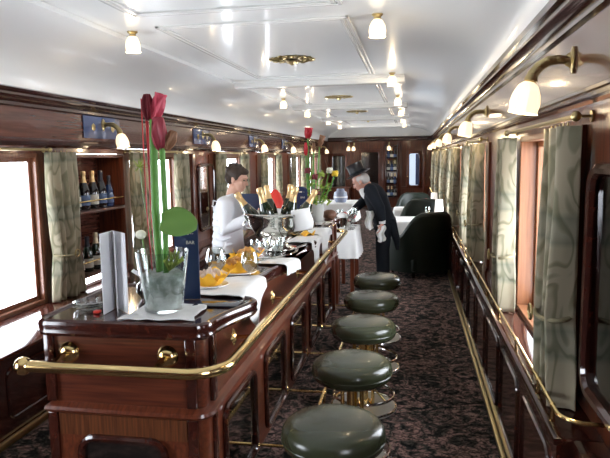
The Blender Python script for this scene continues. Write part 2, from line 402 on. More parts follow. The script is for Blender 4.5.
for i, c in enumerate(WR): nw += 1; window(nw, XR, 1, c, WRW, .60, 1.60, '%s bright window along the right wall of the aisle' % ordn[i])

# curtain rods
def rod(x, s, y0, y1, z, label):
    r = thing('curtain_rod', label, 'curtain rod', (x, (y0+y1)/2, z), 0, None)
    MB().tube([(x-s*.055, y0, z), (x-s*.055, y1, z)], .009, 8).build('pole', 'old_brass', r, world=True)
    for y in (y0, y1):
        mb = MB().ell((x-s*.055, y, z), (.018, .018, .018)); mb.build('finial', 'old_brass', r, world=True)
        mb = MB().tube([(x+s*.0, y, z), (x-s*.055, y, z)], .006, 6); mb.lathe([(.0, 0), (.02, 0), (.02, .006), (0, .006)], 12, Matrix.Rotation(-s*PI/2, 4, 'Y'), (x-s*.002, y, z)); mb.build('bracket', 'old_brass', r, world=True)
    return r
for i, c in enumerate(WR[1:], 1): rod(XR, 1, c-(.92 if i == 1 else .62), c+.62, 1.625, 'thin brass curtain rod over the %s window of the right wall' % ordn[i])
for i, c in enumerate(WL[1:], 1): rod(XL, -1, c-(.62), c+.62, 1.585, 'thin brass curtain rod over the %s window of the left wall' % ordn[i])

# ------------------------------------------------------------------ curtains
def make_curtain(label, group, w=.30, zt=1.0, tie=.31, seed=0, nf=4.5, lean=0):
    rnd = random.Random(seed); ph = rnd.random()*6
    r = thing('curtain', label, 'curtain', (0, 0, 0), 0, group)
    def width(z):
        t = z/zt; tt = tie/zt
        if t > tt: k = (t-tt)/(1-tt); return w*(.70+.30*min(1, k*1.5)**.8)
        k = (tt-t)/tt; return w*(.70+.42*k**.8)
    def fn(u, v):
        z = .0+zt*v; ww = width(z); a = (u-.5)*ww
        amp = .040+.008*math.sin(v*5)
        off = lean*(1-v)
        x = amp*math.sin(u*2*PI*nf+ph+.6*math.sin(v*3))*(.8+.35*math.sin(u*9+ph))
        return (x, a+.012*math.sin(u*2*PI*nf*.5+v*4+ph)*(1 if .02 < u < .98 else .3)+off, z)
    MB().sheet(fn, 64, 36, .004).build('fabric', 'curtain', r, angle=180)
    tb = width(tie)
    pts = [(.062*math.cos(a), tb*.56*math.sin(a)+lean*.7, tie+.01*math.cos(a)) for a in [2*PI*i/24 for i in range(24)]]
    MB().tube(pts, .009, 8, closed=True).build('tieback', 'tie', r)
    MB().tube([(-.082+0*math.cos(a), .028*math.cos(a)+lean*.7, tie+.028*math.sin(a)) for a in [2*PI*i/16 for i in range(16)]], .005, 6, closed=True).build('tieback_ring', 'old_brass', r)
    # hooks along the top
    for k in range(5): MB().tube([(0, -w*.4+w*.2*k, zt-.01), (0, -w*.4+w*.2*k, zt+.012)], .003, 5).build('hook', 'old_brass', r)
    return r
# right side, hanging just inside the wall above the sill shelf
cr = make_curtain('x', 'leaf print curtains on the right wall', w=.30, zt=.985, tie=.31, seed=3)
cr.location = (.515, 2.30, .607)
cr['label'] = 'nearest grey-green leaf print curtain on the right, tied above the sill'
k = 0
for i, c in enumerate(WR[1:], 1):
    for q in (-1, 1):
        if (i, q) == (1, -1): continue
        lab = '%s leaf print curtain at the %s side of the %s right window' % ('tied' if i < 4 else 'distant tied', 'near' if q < 0 else 'far', ordn[i])
        dup(cr, (.525, c+q*(.52 if q > 0 else .44), .607), 0 if q > 0 else .12, lab)
cl = make_curtain('x', 'leaf print curtains on the left wall', w=.36, zt=1.07, tie=.33, seed=5)
cl.rotation_euler = (0, 0, PI); cl.location = (-2.52, 4.02, .497)
cl['label'] = 'tied leaf print curtain hanging left of the bottle cabinet'
for i, c in enumerate(WL[1:], 1):
    for q in (-1, 1):
        if i == 1: continue
        lab = '%s curtain at the %s side of the %s left window' % ('tied leaf print' if i < 4 else 'distant leaf print', 'near' if q < 0 else 'far', ordn[i])
        dup(cl, (-2.525, c+q*(.46 if (i, q) == (2, -1) else .58), .497), PI, lab)

# ------------------------------------------------------------------ lamps
def point(loc, e, col=(1, .78, .5), r=.02):
    l = bpy.data.lights.new('lamp_glow', 'POINT'); l.energy = e; l.color = col; l.shadow_soft_size = r
    o = bpy.data.objects.new('lamp_glow', l); COL.objects.link(o); o.location = loc
TULIP = [(.018, .0), (.032, -.012), (.045, -.04), (.05, -.07), (.046, -.095), (.05, -.105), (.044, -.1), (.044, -.07), (.04, -.04), (.016, -.01), (.018, 0)]
def make_sconce(label, s):   # s=1 right wall : projects to -X
    r = thing('wall_sconce', label, 'wall lamp', (0, 0, 0), 0, 'tulip glass wall lamps')
    MB().lathe([(0, 0), (.05, 0), (.05, .006), (.03, .012), (.018, .03), (0, .03)], 20, Matrix.Rotation(-PI/2, 4, 'Y') @ Matrix.Scale(.5, 4, (0, 1, 0))).build('wall_plate', 'old_brass', r)
    pts = [(-.01-.0, 0, 0), (-.05, 0, .004), (-.09, 0, .0), (-.12, 0, -.018), (-.143, 0, -.045), (-.15, 0, -.07)]
    mb = MB().tube(pts, [.014, .017, .019, .02, .021, .026], 12)
    for p in pts[1:]: mb.ell(p, (.023, .023, .014), n=10, m=6)
    mb.build('arm', 'old_brass', r)
    tilt = Matrix.Rotation(.18, 4, 'Y')
    MB().lathe([(a*1.08, b*1.12) for a, b in TULIP], 24, tilt, (-.155, 0, -.075), lob=.05, lobn=8).build('glass_shade', 'lit_glass', r)
    MB().ell((-.165, 0, -.135), (.017, .017, .024)).build('bulb', 'bulb', r)
    return r
SR = [2.43, 5.1, 7.75, 10.35, 12.95, 15.6]
s0 = make_sconce('x', 1)
s0.location = (XR-.014, SR[0], 1.845); s0['label'] = 'nearest lit tulip glass wall lamp above the right windows'
for i, y in enumerate(SR):
    if i: dup(s0, (XR-.014, y, 1.845), 0, '%s lit tulip wall lamp counted from the camera on the right wall' % ordn[i])
    point((XR-.19, y, 1.64), 1.3)
SL = [4.75, 7.2, 9.7, 12.15, 14.6, 17]
for i, y in enumerate(SL):
    dup(s0, (XL+.025, y, 1.80), PI, 'lit tulip wall lamp on the left wall, %s from the camera' % ordn[i])
    point((XL+.20, y, 1.60), 1.3)
for i, y in enumerate(SL[:4]):
    r = thing('wall_plaque', 'blue enamel plaque behind the %s left wall lamp' % ordn[i], 'plaque', (XL+.012, y, 1.68), 0, 'blue plaques behind the left lamps')
    MB().box(XL+.0125, XL+.024, y-.30, y+.30, 1.685, 1.865, .004).build('panel', 'plaque', r, world=True)
    mb = MB()
    for q in (-.16, .16): mb.lathe([(0, 0), (.022, 0), (.03, .004), (.02, .008), (0, .01)], 16, Matrix.Rotation(PI/2, 4, 'Y'), (XL+.024, y+q, 1.775), lob=.12, lobn=6)
    mb.build('rosettes', 'old_brass', r, world=True)
def make_ceiling_lamp(label):
    r = thing('ceiling_lamp', label, 'ceiling lamp', (0, 0, 0), 0, 'tulip glass ceiling lamps')
    MB().lathe([(0, 0), (.034, 0), (.034, -.006), (.02, -.018), (.022, -.03), (.0, -.03)], 16).build('mount', 'old_brass', r)
    MB().lathe([(a, b-.028) for a, b in TULIP], 24, lob=.05, lobn=8).build('glass_shade', 'lit_glass', r)
    MB().ell((0, 0, -.09), (.017, .017, .026)).build('bulb', 'bulb', r)
    return r
c0 = make_ceiling_lamp('x'); first = True
CR = [3.75, 6.35, 8.7, 11.0, 13.3, 15.4]; CLL = [3.85, 8.6, 10.6, 13.3, 15.4]
for side, ys, x in (('right', CR, -.215), ('left', CLL, -1.84)):
    for i, y in enumerate(ys):
        lab = '%s tulip ceiling lamp of the %s row, counted from the camera' % (ordn[i], side)
        if first: c0.location = (x, y, ZF-.0005); c0['label'] = lab; first = False
        else: dup(c0, (x, y, ZF-.0005), 0, lab)
        point((x, y, ZF-.17), 1.6)
def make_rose(label):
    r = thing('ceiling_rose', label, 'ceiling rose', (0, 0, 0), 0, 'gilded ceiling roses')
    mb = MB(); mb.lathe([(0, -.006), (.05, -.012), (.06, -.02), (.03, -.03), (.02, -.05), (.0, -.06)], 20, lob=.1, lobn=8)
    mb.lathe([(.062, 0), (.085, -.016), (.105, 0)], 30, lob=.05, lobn=10)
    mb.build('boss', 'old_brass', r)
    mb = MB()
    for k in range(16):
        a = 2*PI*k/16; c, s_ = math.cos(a), math.sin(a); rr = .20 if k % 2 else .17
        mb.ell((c*(rr*.78), s_*(rr*.78), -.01), (.045, .014, .012), Euler((0, 0, a)), 8, 5)
        mb.tube([(c*.1+(-s_)*.03*math.sin(t*PI*2), s_*.1+c*.03*math.sin(t*PI*2), -.008) if False else (c*(.1+.1*t)-s_*.022*math.sin(t*PI*2), s_*(.1+.1*t)+c*.022*math.sin(t*PI*2), -.01) for t in [i/8 for i in range(9)]], .005, 6)
    mb.tube([(.155*math.cos(2*PI*i/40), .155*math.sin(2*PI*i/40), -.006) for i in range(40)], .006, 6, closed=True)
    mb.build('filigree', 'old_brass', r)
    return r
r0 = make_rose('nearest gilded filigree rose on the white ceiling'); r0.location = (-1.03, 5.2, ZF)
for i, y in enumerate((8.55, 11.35, 14.2)): dup(r0, (-1.03, y, ZF), 0, 'distant gilded ceiling rose, %s from the camera' % ordn[i+1])

# ------------------------------------------------------------------ bar counter
bar = thing('bar_counter', 'long mahogany bar counter with scalloped top, brass rails and mirror panels', 'bar counter', (-1.0, 4.0, 0))
def catmull(P, n=8):
    out = []
    for i in range(len(P)-1):
        p0, p1, p2, p3 = P[max(i-1, 0)], P[i], P[i+1], P[min(i+2, len(P)-1)]
        for j in range(n):
            t = j/n; out.append(tuple(.5*((2*p1[k])+(-p0[k]+p2[k])*t+(2*p0[k]-5*p1[k]+4*p2[k]-p3[k])*t*t+(-p0[k]+3*p1[k]-3*p2[k]+p3[k])*t**3) for k in (0, 1)))
    out.append(P[-1]); return out
edge = [(-.725, 2.10)]
edge += [(-.70, 2.22), (-.65, 2.38), (-.665, 2.46), (-.76, 2.52), (-.785, 2.66)]
for c in (3.40, 4.25, 5.10):
    edge += [(-.745, c-.3), (-.69, c-.03), (-.695, c+.04), (-.765, c+.10), (-.785, c+.25)]
edge += [(-.74, 5.75), (-.71, 5.92), (-.76, 6.02)]
plan = [(-1.43, 2.10)]+[(-1.36+.07*math.cos(a), 2.07+.07*math.sin(a)) for a in [PI+PI/2*i/6 for i in range(7)]][1:]
plan += [(-.80+.075*math.cos(a), 2.075+.075*math.sin(a)) for a in [-PI/2+PI/2*i/6 for i in range(7)]]
plan += catmull(edge, 6)+[(-.9, 6.06), (-1.04, 6.04), (-1.10, 5.98)]
plan += [(-1.10, 2.85), (-1.12, 2.76), (-1.18, 2.70), (-1.36, 2.68), (-1.42, 2.64), (-1.44, 2.55)]
# clean duplicates
pl = []
for p in plan:
    if not pl or math.dist(p, pl[-1]) > .004: pl.append(p)
plan = pl
area = sum(plan[i][0]*plan[(i+1) % len(plan)][1]-plan[(i+1) % len(plan)][0]*plan[i][1] for i in range(len(plan)))
if area < 0: plan.reverse()
def offset(P, d):
    n = len(P); out = []
    for i in range(n):
        a = Vector(P[i-1]); b = Vector(P[i]); c = Vector(P[(i+1) % n])
        t = ((b-a).normalized()+(c-b).normalized()).normalized(); nrm = Vector((-t.y, t.x)); out.append(tuple(b+nrm*d))
    return out
def ringstack(mb, P, levels):   # levels: (inset, z); closes with ngons
    vs = []; n = len(P); fs = []
    for d, z in levels: vs += [(a, b, z) for a, b in offset(P, d)]
    for k in range(len(levels)-1): fs += [(k*n+i, k*n+(i+1) % n, (k+1)*n+(i+1) % n, (k+1)*n+i) for i in range(n)]
    fs += [tuple(range(n-1, -1, -1)), tuple(range((len(levels)-1)*n, len(levels)*n))]
    return mb.add(vs, fs)
mb = ringstack(MB(), plan, [(.03, .842), (.008, .845), (0, .858), (.004, .87), (.0, .885), (.004, .9), (.014, .907), (.024, .905), (.03, .898)])
mb.build('worktop', 'dark', bar, world=True)
body = [(-1.41, 2.06), (-.81, 2.06)]+[(-.81+.05*math.cos(a), 2.11+.05*math.sin(a)) for a in [-PI/2+PI/2*i/5 for i in range(1, 6)]]+[(-.76, 5.98), (-1.08, 5.98), (-1.08, 2.68), (-1.41, 2.68)]
ringstack(MB(), body, [(.012, .55), (.012, .8405)]).build('upper_front', 'wood_x', bar, world=True)
ringstack(MB(), body, [(.006, .02), (.006, .52)]).build('lower_front', 'wood_side', bar, world=True)
ringstack(MB(), body, [(.006, .521), (-.012, .522), (-.022, .534), (-.018, .546), (.004, .556), (.01, .56)]).build('ledge_moulding', 'wood_side', bar, world=True)
ringstack(MB(), body, [(.03, 0), (.03, .021)]).build('plinth', 'dark', bar, world=True)
for x in (-1.395, -.815):
    MB().box(x-.02, x+.02, 2.052, 2.074, .565, .838, .004).build('corner_strip', 'dark', bar, world=True); MB().box(x-.02, x+.02, 2.052, 2.07, .03, .52, .004).build('corner_strip', 'dark', bar, world=True)
MB().box(-.775, -.752, 2.14, 2.18, .565, .838, .004).build('corner_strip', 'dark', bar, world=True); MB().box(-.775, -.752, 2.14, 2.17, .03, .52, .004).build('corner_strip', 'dark', bar, world=True)
# front arched panel
P = rrect(-1.28, -.93, .1, .425, .06)
MB().prism(P, lambda a, b: (a, 2.066, b), lambda a, b: (a, 2.06, b)).build('front_inset', 'dark_glass', bar, world=True)
MB().tube([(a, 2.054, b) for a, b in P], .015, 8, closed=True).build('front_inset_frame', 'dark', bar, world=True)
MB().box(-1.37, -.84, 2.0585, 2.067, .43, .515).build('veneer_band', 'wood_diag', bar, world=True)
# mirror panels of the aisle face
for k in range(5):
    y = 2.27+.69*k; P = rrect(y, y+.47, .07, .475, .045)
    f = MB().prism(P, lambda a, b: (-.768, a, b), lambda a, b: (-.7655+.003, a, b)).build('mirror_panel', 'mirror', bar, world=True)
    MB().tube([(-.757, a, b) for a, b in P], .014, 8, closed=True).build('mirror_frame', 'dark', f, world=True)
# vertical posts near the far end of the aisle face
for y in (5.66, 5.93):
    MB().box(-.775, -.735, y-.03, y+.03, .02, .522, .006).build('end_post', 'wood_z', bar, world=True); MB().box(-.78, -.75, y-.03, y+.03, .555, .838, .006).build('end_post', 'wood_z', bar, world=True)
# handrail
rail = [(-1.40, 1.925, .752), (-.79, 1.925, .752)]+arc((-.79, 2.055, .752), .13, -PI/2, 0, 10)[1:]+[(-.66, y, .752) for y in (2.5, 3.5, 4.5, 5.5, 5.85)]+arc((-.79, 5.95, .752), .13, 0, PI/2, 8)+[(-.9, 6.08, .752)]
hr = MB().tube(rail, .0215, 14).build('handrail', 'brass', bar, world=True)
MB().ell((-1.415, 1.925, .752), (.034, .034, .034)).build('end_ball', 'brass', hr, world=True)
def star_flange(mb, x, y, z, r=.03):
    R = Matrix.Rotation(PI/2, 4, 'Y')
    vs = []; n = 16
    for (k, h) in ((1, 0), (.8, .006), (.35, .014)):
        for j in range(n):
            a = 2*PI*j/n; rr = r*k*(1.25 if j % 4 == 0 else (.75 if j % 2 == 0 else .7)); vs.append((x+h, y+rr*math.cos(a), z+rr*math.sin(a)))
    fs = [(i*n+j, i*n+(j+1) % n, (i+1)*n+(j+1) % n, (i+1)*n+j) for i in range(2) for j in range(n)]+[tuple(range(n)), tuple(range(2*n, 3*n))]
    mb.add(vs, fs)
for x in (-1.31, -.905):
    mb = MB().lathe([(0, 0), (.040, 0), (.043, .008), (.034, .026), (.02, .034), (0, .036)], 20, Matrix.Rotation(PI/2, 4, 'X'), (x, 2.066, .765))
    mb.tube([(x, 2.04, .765), (x, 1.99, .765), (x+.005, 1.94, .757)], [.014, .012, .014], 10)
    mb.build('rail_bracket', 'brass', bar, world=True)
for k in range(5):
    y = 2.46+.74*k; mb = MB(); star_flange(mb, -.7715, y, .725, .034)
    mb.tube([(-.76, y, .725), (-.70, y, .73), (-.665, y, .745)], .009, 8); mb.build('rail_bracket', 'brass', bar, world=True)
MB().tube([(-.53, 2.1, .07), (-.53, 5.75, .07)], .011, 10).build('foot_rail', 'brass', bar, world=True)
for k in range(5):
    y = 2.78+.72*k; mb = MB(); star_flange(mb, -.7655, y, .07, .03); mb.tube([(-.76, y, .07), (-.53, y, .07)], .008, 8); mb.ell((-.53, y, .07), (.018, .018, .018)); mb.tube([(-.53, y, .07), (-.53, y, .0)], .008, 8)
    mb.build('foot_rail_bracket', 'brass', bar, world=True)
# left return panel with rounded inset, seen beneath the rail's end
P = rrect(2.12, 2.6, .56, .80, .05)
MB().tube([(-1.402, a, b) for a, b in P], .01, 8, closed=True).build('side_inset_frame', 'dark', bar, world=True)

# ------------------------------------------------------------------ stools
def make_stool(label):
    r = thing('bar_stool', label, 'bar stool', (0, 0, 0), 0, 'green leather bar stools along the bar')
    prof = [(0, .435), (.15, .435), (.178, .441), (.188, .452), (.192, .47), (.193, .487), (.19, .505), (.183, .517), (.17, .528), (.14, .537), (.09, .543), (0, .546)]
    st = MB().lathe(prof, 48).build('seat', 'leather', r, angle=80)
    MB().tube([(.1925*math.cos(a), .1925*math.sin(a), .474) for a in [2*PI*i/48 for i in range(48)]], .0035, 6, closed=True).build('piping', 'leather', st)
    mb = MB().tube([(0, 0, .02), (0, 0, .436)], .027, 18); mb.lathe([(0, .4), (.07, .41), (.12, .433), (0, .434)], 24); mb.lathe([(.05, .02), (.045, .035), (.036, .05), (0, .05)], 20)
    mb.build('column', 'brass', r)
    mb = MB()
    for a in (2.2, 5.3): mb.tube([(.055*math.cos(a), .055*math.sin(a), .02), (.055*math.cos(a), .055*math.sin(a), .42)], .010, 12)
    mb.build('side_rods', 'brass', r)
    MB().lathe([(0, 0), (.196, 0), (.2, .006), (.196, .014), (.185, .017), (0, .017)], 48).build('base', 'steel', r)
    MB().tube([(.193*math.cos(a), .193*math.sin(a), .014) for a in [2*PI*i/48 for i in range(48)]], .008, 8, closed=True).build('base_rim', 'chrome', r)
    fr = MB().tube([(.18*math.cos(a), .18*math.sin(a), .085) for a in [2*PI*i/48 for i in range(48)]], .0085, 8, closed=True).build('foot_ring', 'chrome', r)
    mb = MB()
    for k in range(3): a = .5+2*PI*k/3; mb.tube([(.03*math.cos(a), .03*math.sin(a), .17), (.18*math.cos(a), .18*math.sin(a), .085)], .006, 8)
    mb.build('ring_spokes', 'brass', fr)
    return r
wh = ['nearest the camera, cut by the picture edge', 'second from the camera', 'in the middle of the row of five', 'second from the far end of the row', 'farthest down the aisle']
q = make_stool('x')
for i in range(5):
    loc = (-.285, 2.10+.69*i, 0); lab = 'round dark green leather bar stool, '+wh[i]
    if i == 0: q.location = loc; q['label'] = lab
    else: dup(q, loc, [0, .5, .9, .3, .7][i], lab)

# ------------------------------------------------------------------ things on the bar (counter surface z = ZC)
ZC = .899
def cloth(name, fn, label, cat, m='white', nu=30, nv=30, th=.003, group=None, origin=None):
    o = MB().sheet(fn, nu, nv, th).build(name, m, angle=180, origin=origin); return tag(o, label, cat, group)
def lerp(a, b, t): return a+(b-a)*t
def quad(P, u, v): return [lerp(lerp(P[0][k], P[1][k], u), lerp(P[3][k], P[2][k], u), v) for k in (0, 1)]
def wob(x, y, a=.0015): return a*(math.sin(x*60+y*23)+math.sin(y*75-x*31))+2*a

# napkin under the vase
P = [(-1.10, 2.05), (-.80, 2.07), (-.83, 2.30), (-1.07, 2.32)]
cloth('paper_napkin', lambda u, v: (*[a+.008*math.sin(9*u+7*v) for a in quad(P, u, v)], ZC+.003+wob(*quad(P, u, v), .002)), 'crumpled white napkin under the near glass vase', 'napkin')
# glass vase (near) with flowers
VXY = (-.965, 2.185)
def vase(loc, label, sc_=1.0, z=ZC+.012):
    r = thing('glass_vase', label, 'vase', (loc[0], loc[1], z), 0)
    pr = [(0, 0), (.062, 0), (.07, .004), (.083, .12), (.097, .225), (.093, .225), (.079, .12), (.065, .012), (0, .012)]
    MB().lathe([(a*sc_, b*sc_) for a, b in pr], 40).build('glass_wall', 'glass', r, angle=60)
    mb = MB().lathe([(a*sc_, b*sc_) for a, b in [(0, .013), (.063, .013), (.07, .06), (.077, .11), (.079, .135), (.06, .15), (.03, .14), (0, .15)]], 40, lob=.012, lobn=9)
    mb.build('cellophane_filling', 'cloudy', r, angle=60)
    return r
vase(VXY, 'tapered glass vase with cloudy wrapping inside, nearest end of the bar', 1.06)
def petal_bloom(name, c, h, w, m, parent, tilt=(0, 0, 0), npet=4, open_=.25):
    mb = MB(); E_ = Euler(tilt).to_matrix()
    for k in range(npet):
        a = 2*PI*k/npet
        def fn(u, v, a=a):
            ww = w*(.25+.95*math.sin(PI*min(1, v*.86+.06))**.8); t = (u-.5)*2
            rad = w*.35*math.sin(PI*v*.5)+open_*w*v*v
            x = rad*math.cos(a)-t*ww*.62*math.sin(a)-abs(t)**2*ww*.3*math.cos(a); y = rad*math.sin(a)+t*ww*.62*math.cos(a)-abs(t)**2*ww*.3*math.sin(a)
            return Vector(c)+E_ @ Vector((x, y, h*v))
        mb.sheet(fn, 6, 10, .002)
    return mb.build(name, m, parent, angle=180, world=True) if parent else mb
def flower(name, label, cat, base, group=None):
    return thing(name, label, cat, base, 0, group)
vx, vy = VXY; zb = ZC+.165
f = flower('amaryllis', 'tall amaryllis stem with two pink red buds in the near vase', 'flower', (vx-.012, vy, zb))
MB().tube([(vx-.012, vy, zb), (vx-.018, vy, 1.3), (vx-.016, vy, 1.5), (vx-.012, vy, 1.655)], [.015, .0165, .0155, .013], 12).build('stem', 'stem', f, world=True)
petal_bloom('bloom', (vx-.008, vy, 1.65), .105, .036, 'pink', f, (.0, .30, .2), open_=.3); petal_bloom('bud', (vx-.028, vy, 1.65), .10, .032, 'dkred', f, (0, -.05, .5), open_=-.3)
f = flower('amaryllis', 'shorter amaryllis stem with dark pink open petals in the near vase', 'flower', (vx+.03, vy-.02, zb))
MB().tube([(vx+.022, vy-.02, zb), (vx+.03, vy-.02, 1.3), (vx+.028, vy-.02, 1.545)], [.011, .012, .011], 12).build('stem', 'stem', f, world=True)
petal_bloom('bloom', (vx+.022, vy-.02, 1.54), .12, .042, 'dkpink', f, (.1, -.10, .9), open_=.1); petal_bloom('bud', (vx+.045, vy-.02, 1.54), .075, .03, 'brown_bud', f, (0, .45, .1), open_=.0)
for i, (dx, h, r_) in enumerate(((-.062, 1.735, .0022), (-.042, 1.72, .0055))):
    tag(MB().tube([(vx+dx+.012, vy+.015, zb-.005), (vx+dx, vy+.015, 1.3), (vx+dx-.002, vy+.015, h)], r_, 8).build('decorative_stick', 'redstick'), ['thin red stick standing leftmost in the near vase', 'thick red stick beside the tall amaryllis in the near vase'][i], 'stick')
def leafplate(c, L_, W_, rot, m='leaf'):
    R = Euler(rot).to_matrix()
    def fn(u, v):
        t = (v-.5)*2; x = L_*u; ww = W_*math.sin(PI*min(.98, u*.86+.1))**.6; return Vector(c)+R @ Vector((x, t*ww, .35*ww*t*t-.02*u*u))
    return MB().sheet(fn, 14, 8, .002)
f = flower('broad_leaf', 'broad green anthurium leaf spreading right from the near vase', 'leaf', (vx+.03, vy-.03, zb))
MB().tube([(vx+.026, vy-.04, zb), (vx+.030, vy-.05, 1.25), (vx+.03, vy-.055, 1.30)], .003, 6).build('stalk', 'stem', f, world=True)
o = leafplate((vx+.025, vy-.055, 1.262), .135, .062, (1.0, .02, .15)); o.build('blade', 'leaf', f, angle=180, world=True)
f = flower('cream_bud', 'cream bud low on the left side of the near vase', 'flower', (vx-.05, vy-.02, zb))
MB().tube([(vx-.045, vy-.03, zb), (vx-.065, vy-.03, 1.2)], .0025, 6).build('stalk', 'stem', f, world=True)
MB().ell((vx-.07, vy-.03, 1.215), (.022, .018, .018)).build('bud', 'cream_flower', f, world=True)
rnd = random.Random(4)
mb = MB()
for k in range(40):
    a = rnd.uniform(-1.6, 1.2); e = rnd.uniform(.5, 1.3); l = rnd.uniform(.05, .085); b = Vector((vx+.04, vy-.03, zb+.01)); d = Vector((math.cos(a)*math.cos(e), math.sin(a)*math.cos(e), math.sin(e)))
    mb.tube([b, b+d*l*.6, b+d*l+Vector((0, 0, .004))], [.0014, .002, .0032], 5)
tag(mb.build('spiky_sprig', 'lime'), 'spiky yellow-green sprig at the right rim of the near vase', 'greenery')
f = flower('air_grass_sprig', 'small spiky grass tuft on a wire high beside the near vase flowers', 'greenery', (vx-.06, vy+.03, zb))
MB().tube([(vx-.03, vy+.03, zb), (vx-.075, vy+.03, 1.3), (vx-.09, vy+.03, 1.47)], .0015, 5).build('wire', 'stem', f, world=True)
mb = MB()
for k in range(26):
    a = rnd.uniform(0, 6.28); e = rnd.uniform(-1, 1.2); l = rnd.uniform(.02, .045); b = Vector((vx-.09, vy+.03, 1.475)); d = Vector((math.cos(a)*math.cos(e), math.sin(a)*math.cos(e), math.sin(e))); mb.tube([b, b+d*l], [.002, .0006], 4)
mb.build('tuft', 'lime', f, world=True)

# ashtray and folded card
r = thing('ashtray', 'cut glass ashtray on the near left corner of the bar', 'ashtray', (-1.30, 2.22, ZC+.001))
MB().lathe([(0, 0), (.05, 0), (.066, .008), (.07, .03), (.062, .034), (.052, .012), (0, .01)], 28, lob=.03, lobn=14).build('dish', 'glass', r)
mb = MB()
for k in range(10): a = rnd.uniform(0, 6.28); q = rnd.uniform(0, .03); mb.ell((q*math.cos(a), q*math.sin(a), .019), (.012, .008, .006), n=8, m=5)
mb.build('pebbles', 'black_bottle', r)
def card(pts, z0, h, th, name, m, label, cat):   # folded upright card through plan points
    mb = MB()
    for (a, b) in pts:
        a = Vector(a); b = Vector(b); n = Vector((-(b-a).y, (b-a).x)).normalized()*th/2
        q = [a+n, b+n, b-n, a-n]; mb.add([(p.x, p.y, z0) for p in q]+[(p.x, p.y, z0+h) for p in q], [(3, 2, 1, 0), (4, 5, 6, 7), (0, 1, 5, 4), (1, 2, 6, 5), (2, 3, 7, 6), (3, 0, 4, 7)])
    return tag(mb.build(name, m, angle=20), label, cat)
card([((-1.192, 2.125), (-1.195, 2.235)), ((-1.195, 2.235), (-1.10, 2.15)), ((-1.195, 2.235), (-1.15, 2.16))], ZC+.001, .32, .003, 'folded_card', 'paper', 'tall blank white folded card standing left of the near vase', 'card')
tag(MB().box(-1.245, -1.22, 2.135, 2.16, ZC+.001, ZC+.012, .003).build('matchbox', 'ceramic_red'), 'tiny red matchbox left of the white folded card', 'matchbox')
# dark jug behind
r = thing('glass_jug', 'dark round glass jug with a pale curved handle behind the white card', 'jug', (-1.14, 2.42, ZC+.001))
MB().lathe([(0, 0), (.03, 0), (.052, .03), (.05, .06), (.03, .08), (.034, .09), (.03, .09), (0, .07)], 24).build('body', 'black_bottle', r)
MB().tube([(.05, 0, .02), (.035, -.02, .06), (-.0, -.03, .095), (-.06, -.02, .125)], .008, 8, sx=.5).build('handle', 'paper', r)

# menus
def menu(loc, w, h, rz, label, arch=False, txt=True):
    r = thing('menu_card', label, 'menu', (loc[0], loc[1], loc[2]), rz, 'navy standing menus on the bar')
    P = ([(w/2*math.cos(a), h-.03+.03*math.sin(a)) for a in [PI*i/10 for i in range(11)]] if arch else [(w/2, h), (-w/2, h)])+[(-w/2, 0), (w/2, 0)]
    MB().prism(P, lambda a, b: (a, -.004, b), lambda a, b: (a, .004, b)).build('front_board', 'navy', r)
    MB().prism([(p[0]*.96, p[1]*.97) for p in P], lambda a, b: (a, .0045, b), lambda a, b: (a, .008, b)).build('back_board', 'paper', r)
    if txt:
        text('BAR', .021, 'gold_print', r, (.018, -.0047, h*.74), (PI/2, 0, 0))
        text('- - M - -', .011, 'gold_print', r, (0, -.0047, h*.86), (PI/2, 0, 0), 'emblem') if False else None
        mb = MB()
        for x in (-.03, -.022, .022, .03): mb.box(x-.003, x+.003, -.0052, -.0041, h*.875, h*.88)
        for x in (-.009, 0, .009): mb.ell((x, -.0045, h*.88), (.004, .001, .006), n=8, m=5)
        mb.build('emblem', 'gold_print', r)
    return r
menu((-.955, 2.42, ZC+.001), .105, .325, .05, 'navy blue menu reading BAR standing behind the near glass vase')
menu((-.895, 4.78, ZC+.001), .11, .37, -.05, 'navy blue arched menu standing beyond the silver bowl', arch=True)
tag(MB().box(-.89, -.70, 2.29, 2.41, ZC+.001, ZC+.007, .002).build('menu_folder', 'blackgloss'), 'glossy black menu folder lying flat between near vase and white runner', 'menu')

# white runner hanging over the scalloped edge
def drape(P, edgex, hang, tri=0):
    # P: quad on the counter ; right edge (u=1) continues down by hang
    def fn(u, v):
        if u < .62:
            x, y = quad(P, u/.62, v); return (x, y, ZC+.003+wob(x, y, .0009)+.011*max(0, (u/.62-.35)/.65)**.7)
        t = (u-.62)/.38; x, y = quad(P, 1, v); hh = hang(v)
        x += .012+.014*math.sin(min(1, t*4)*PI/2)+.006*math.sin(v*14); return (x, y+.01*math.sin(t*3+v*5), ZC+.0145*(1-t)-hh*t)
    return fn
cloth('cloth_runner', drape([(-1.05, 2.50), (-.745, 2.44), (-.755, 2.88), (-1.05, 2.86)], 0, lambda v: .03+.15*math.exp(-((v-.55)/.28)**2)), 'white cloth under the snack plates hanging over the near counter edge', 'cloth', nu=40, nv=30)
cloth('cloth_runner', drape([(-.96, 3.30), (-.715, 3.22), (-.68, 3.42), (-.95, 3.5)], 0, lambda v: .05), 'small white napkin under the silver tray hanging over the edge', 'cloth', nu=30)
cloth('cloth_runner', drape([(-1.0, 4.15), (-.72, 4.10), (-.70, 4.45), (-1.0, 4.5)], 0, lambda v: .04+.16*max(0, 1-abs(v-.45)/.4)), 'white cloth beyond the bowl with a pointed corner hanging down', 'cloth', nu=40)
cloth('cloth_runner', drape([(-.98, 4.55), (-.73, 4.52), (-.70, 4.95), (-.98, 5.0)], 0, lambda v: .04+.22*max(0, 1-abs(v-.5)/.4)), 'farthest white cloth on the bar with a long hanging corner', 'cloth', nu=40)

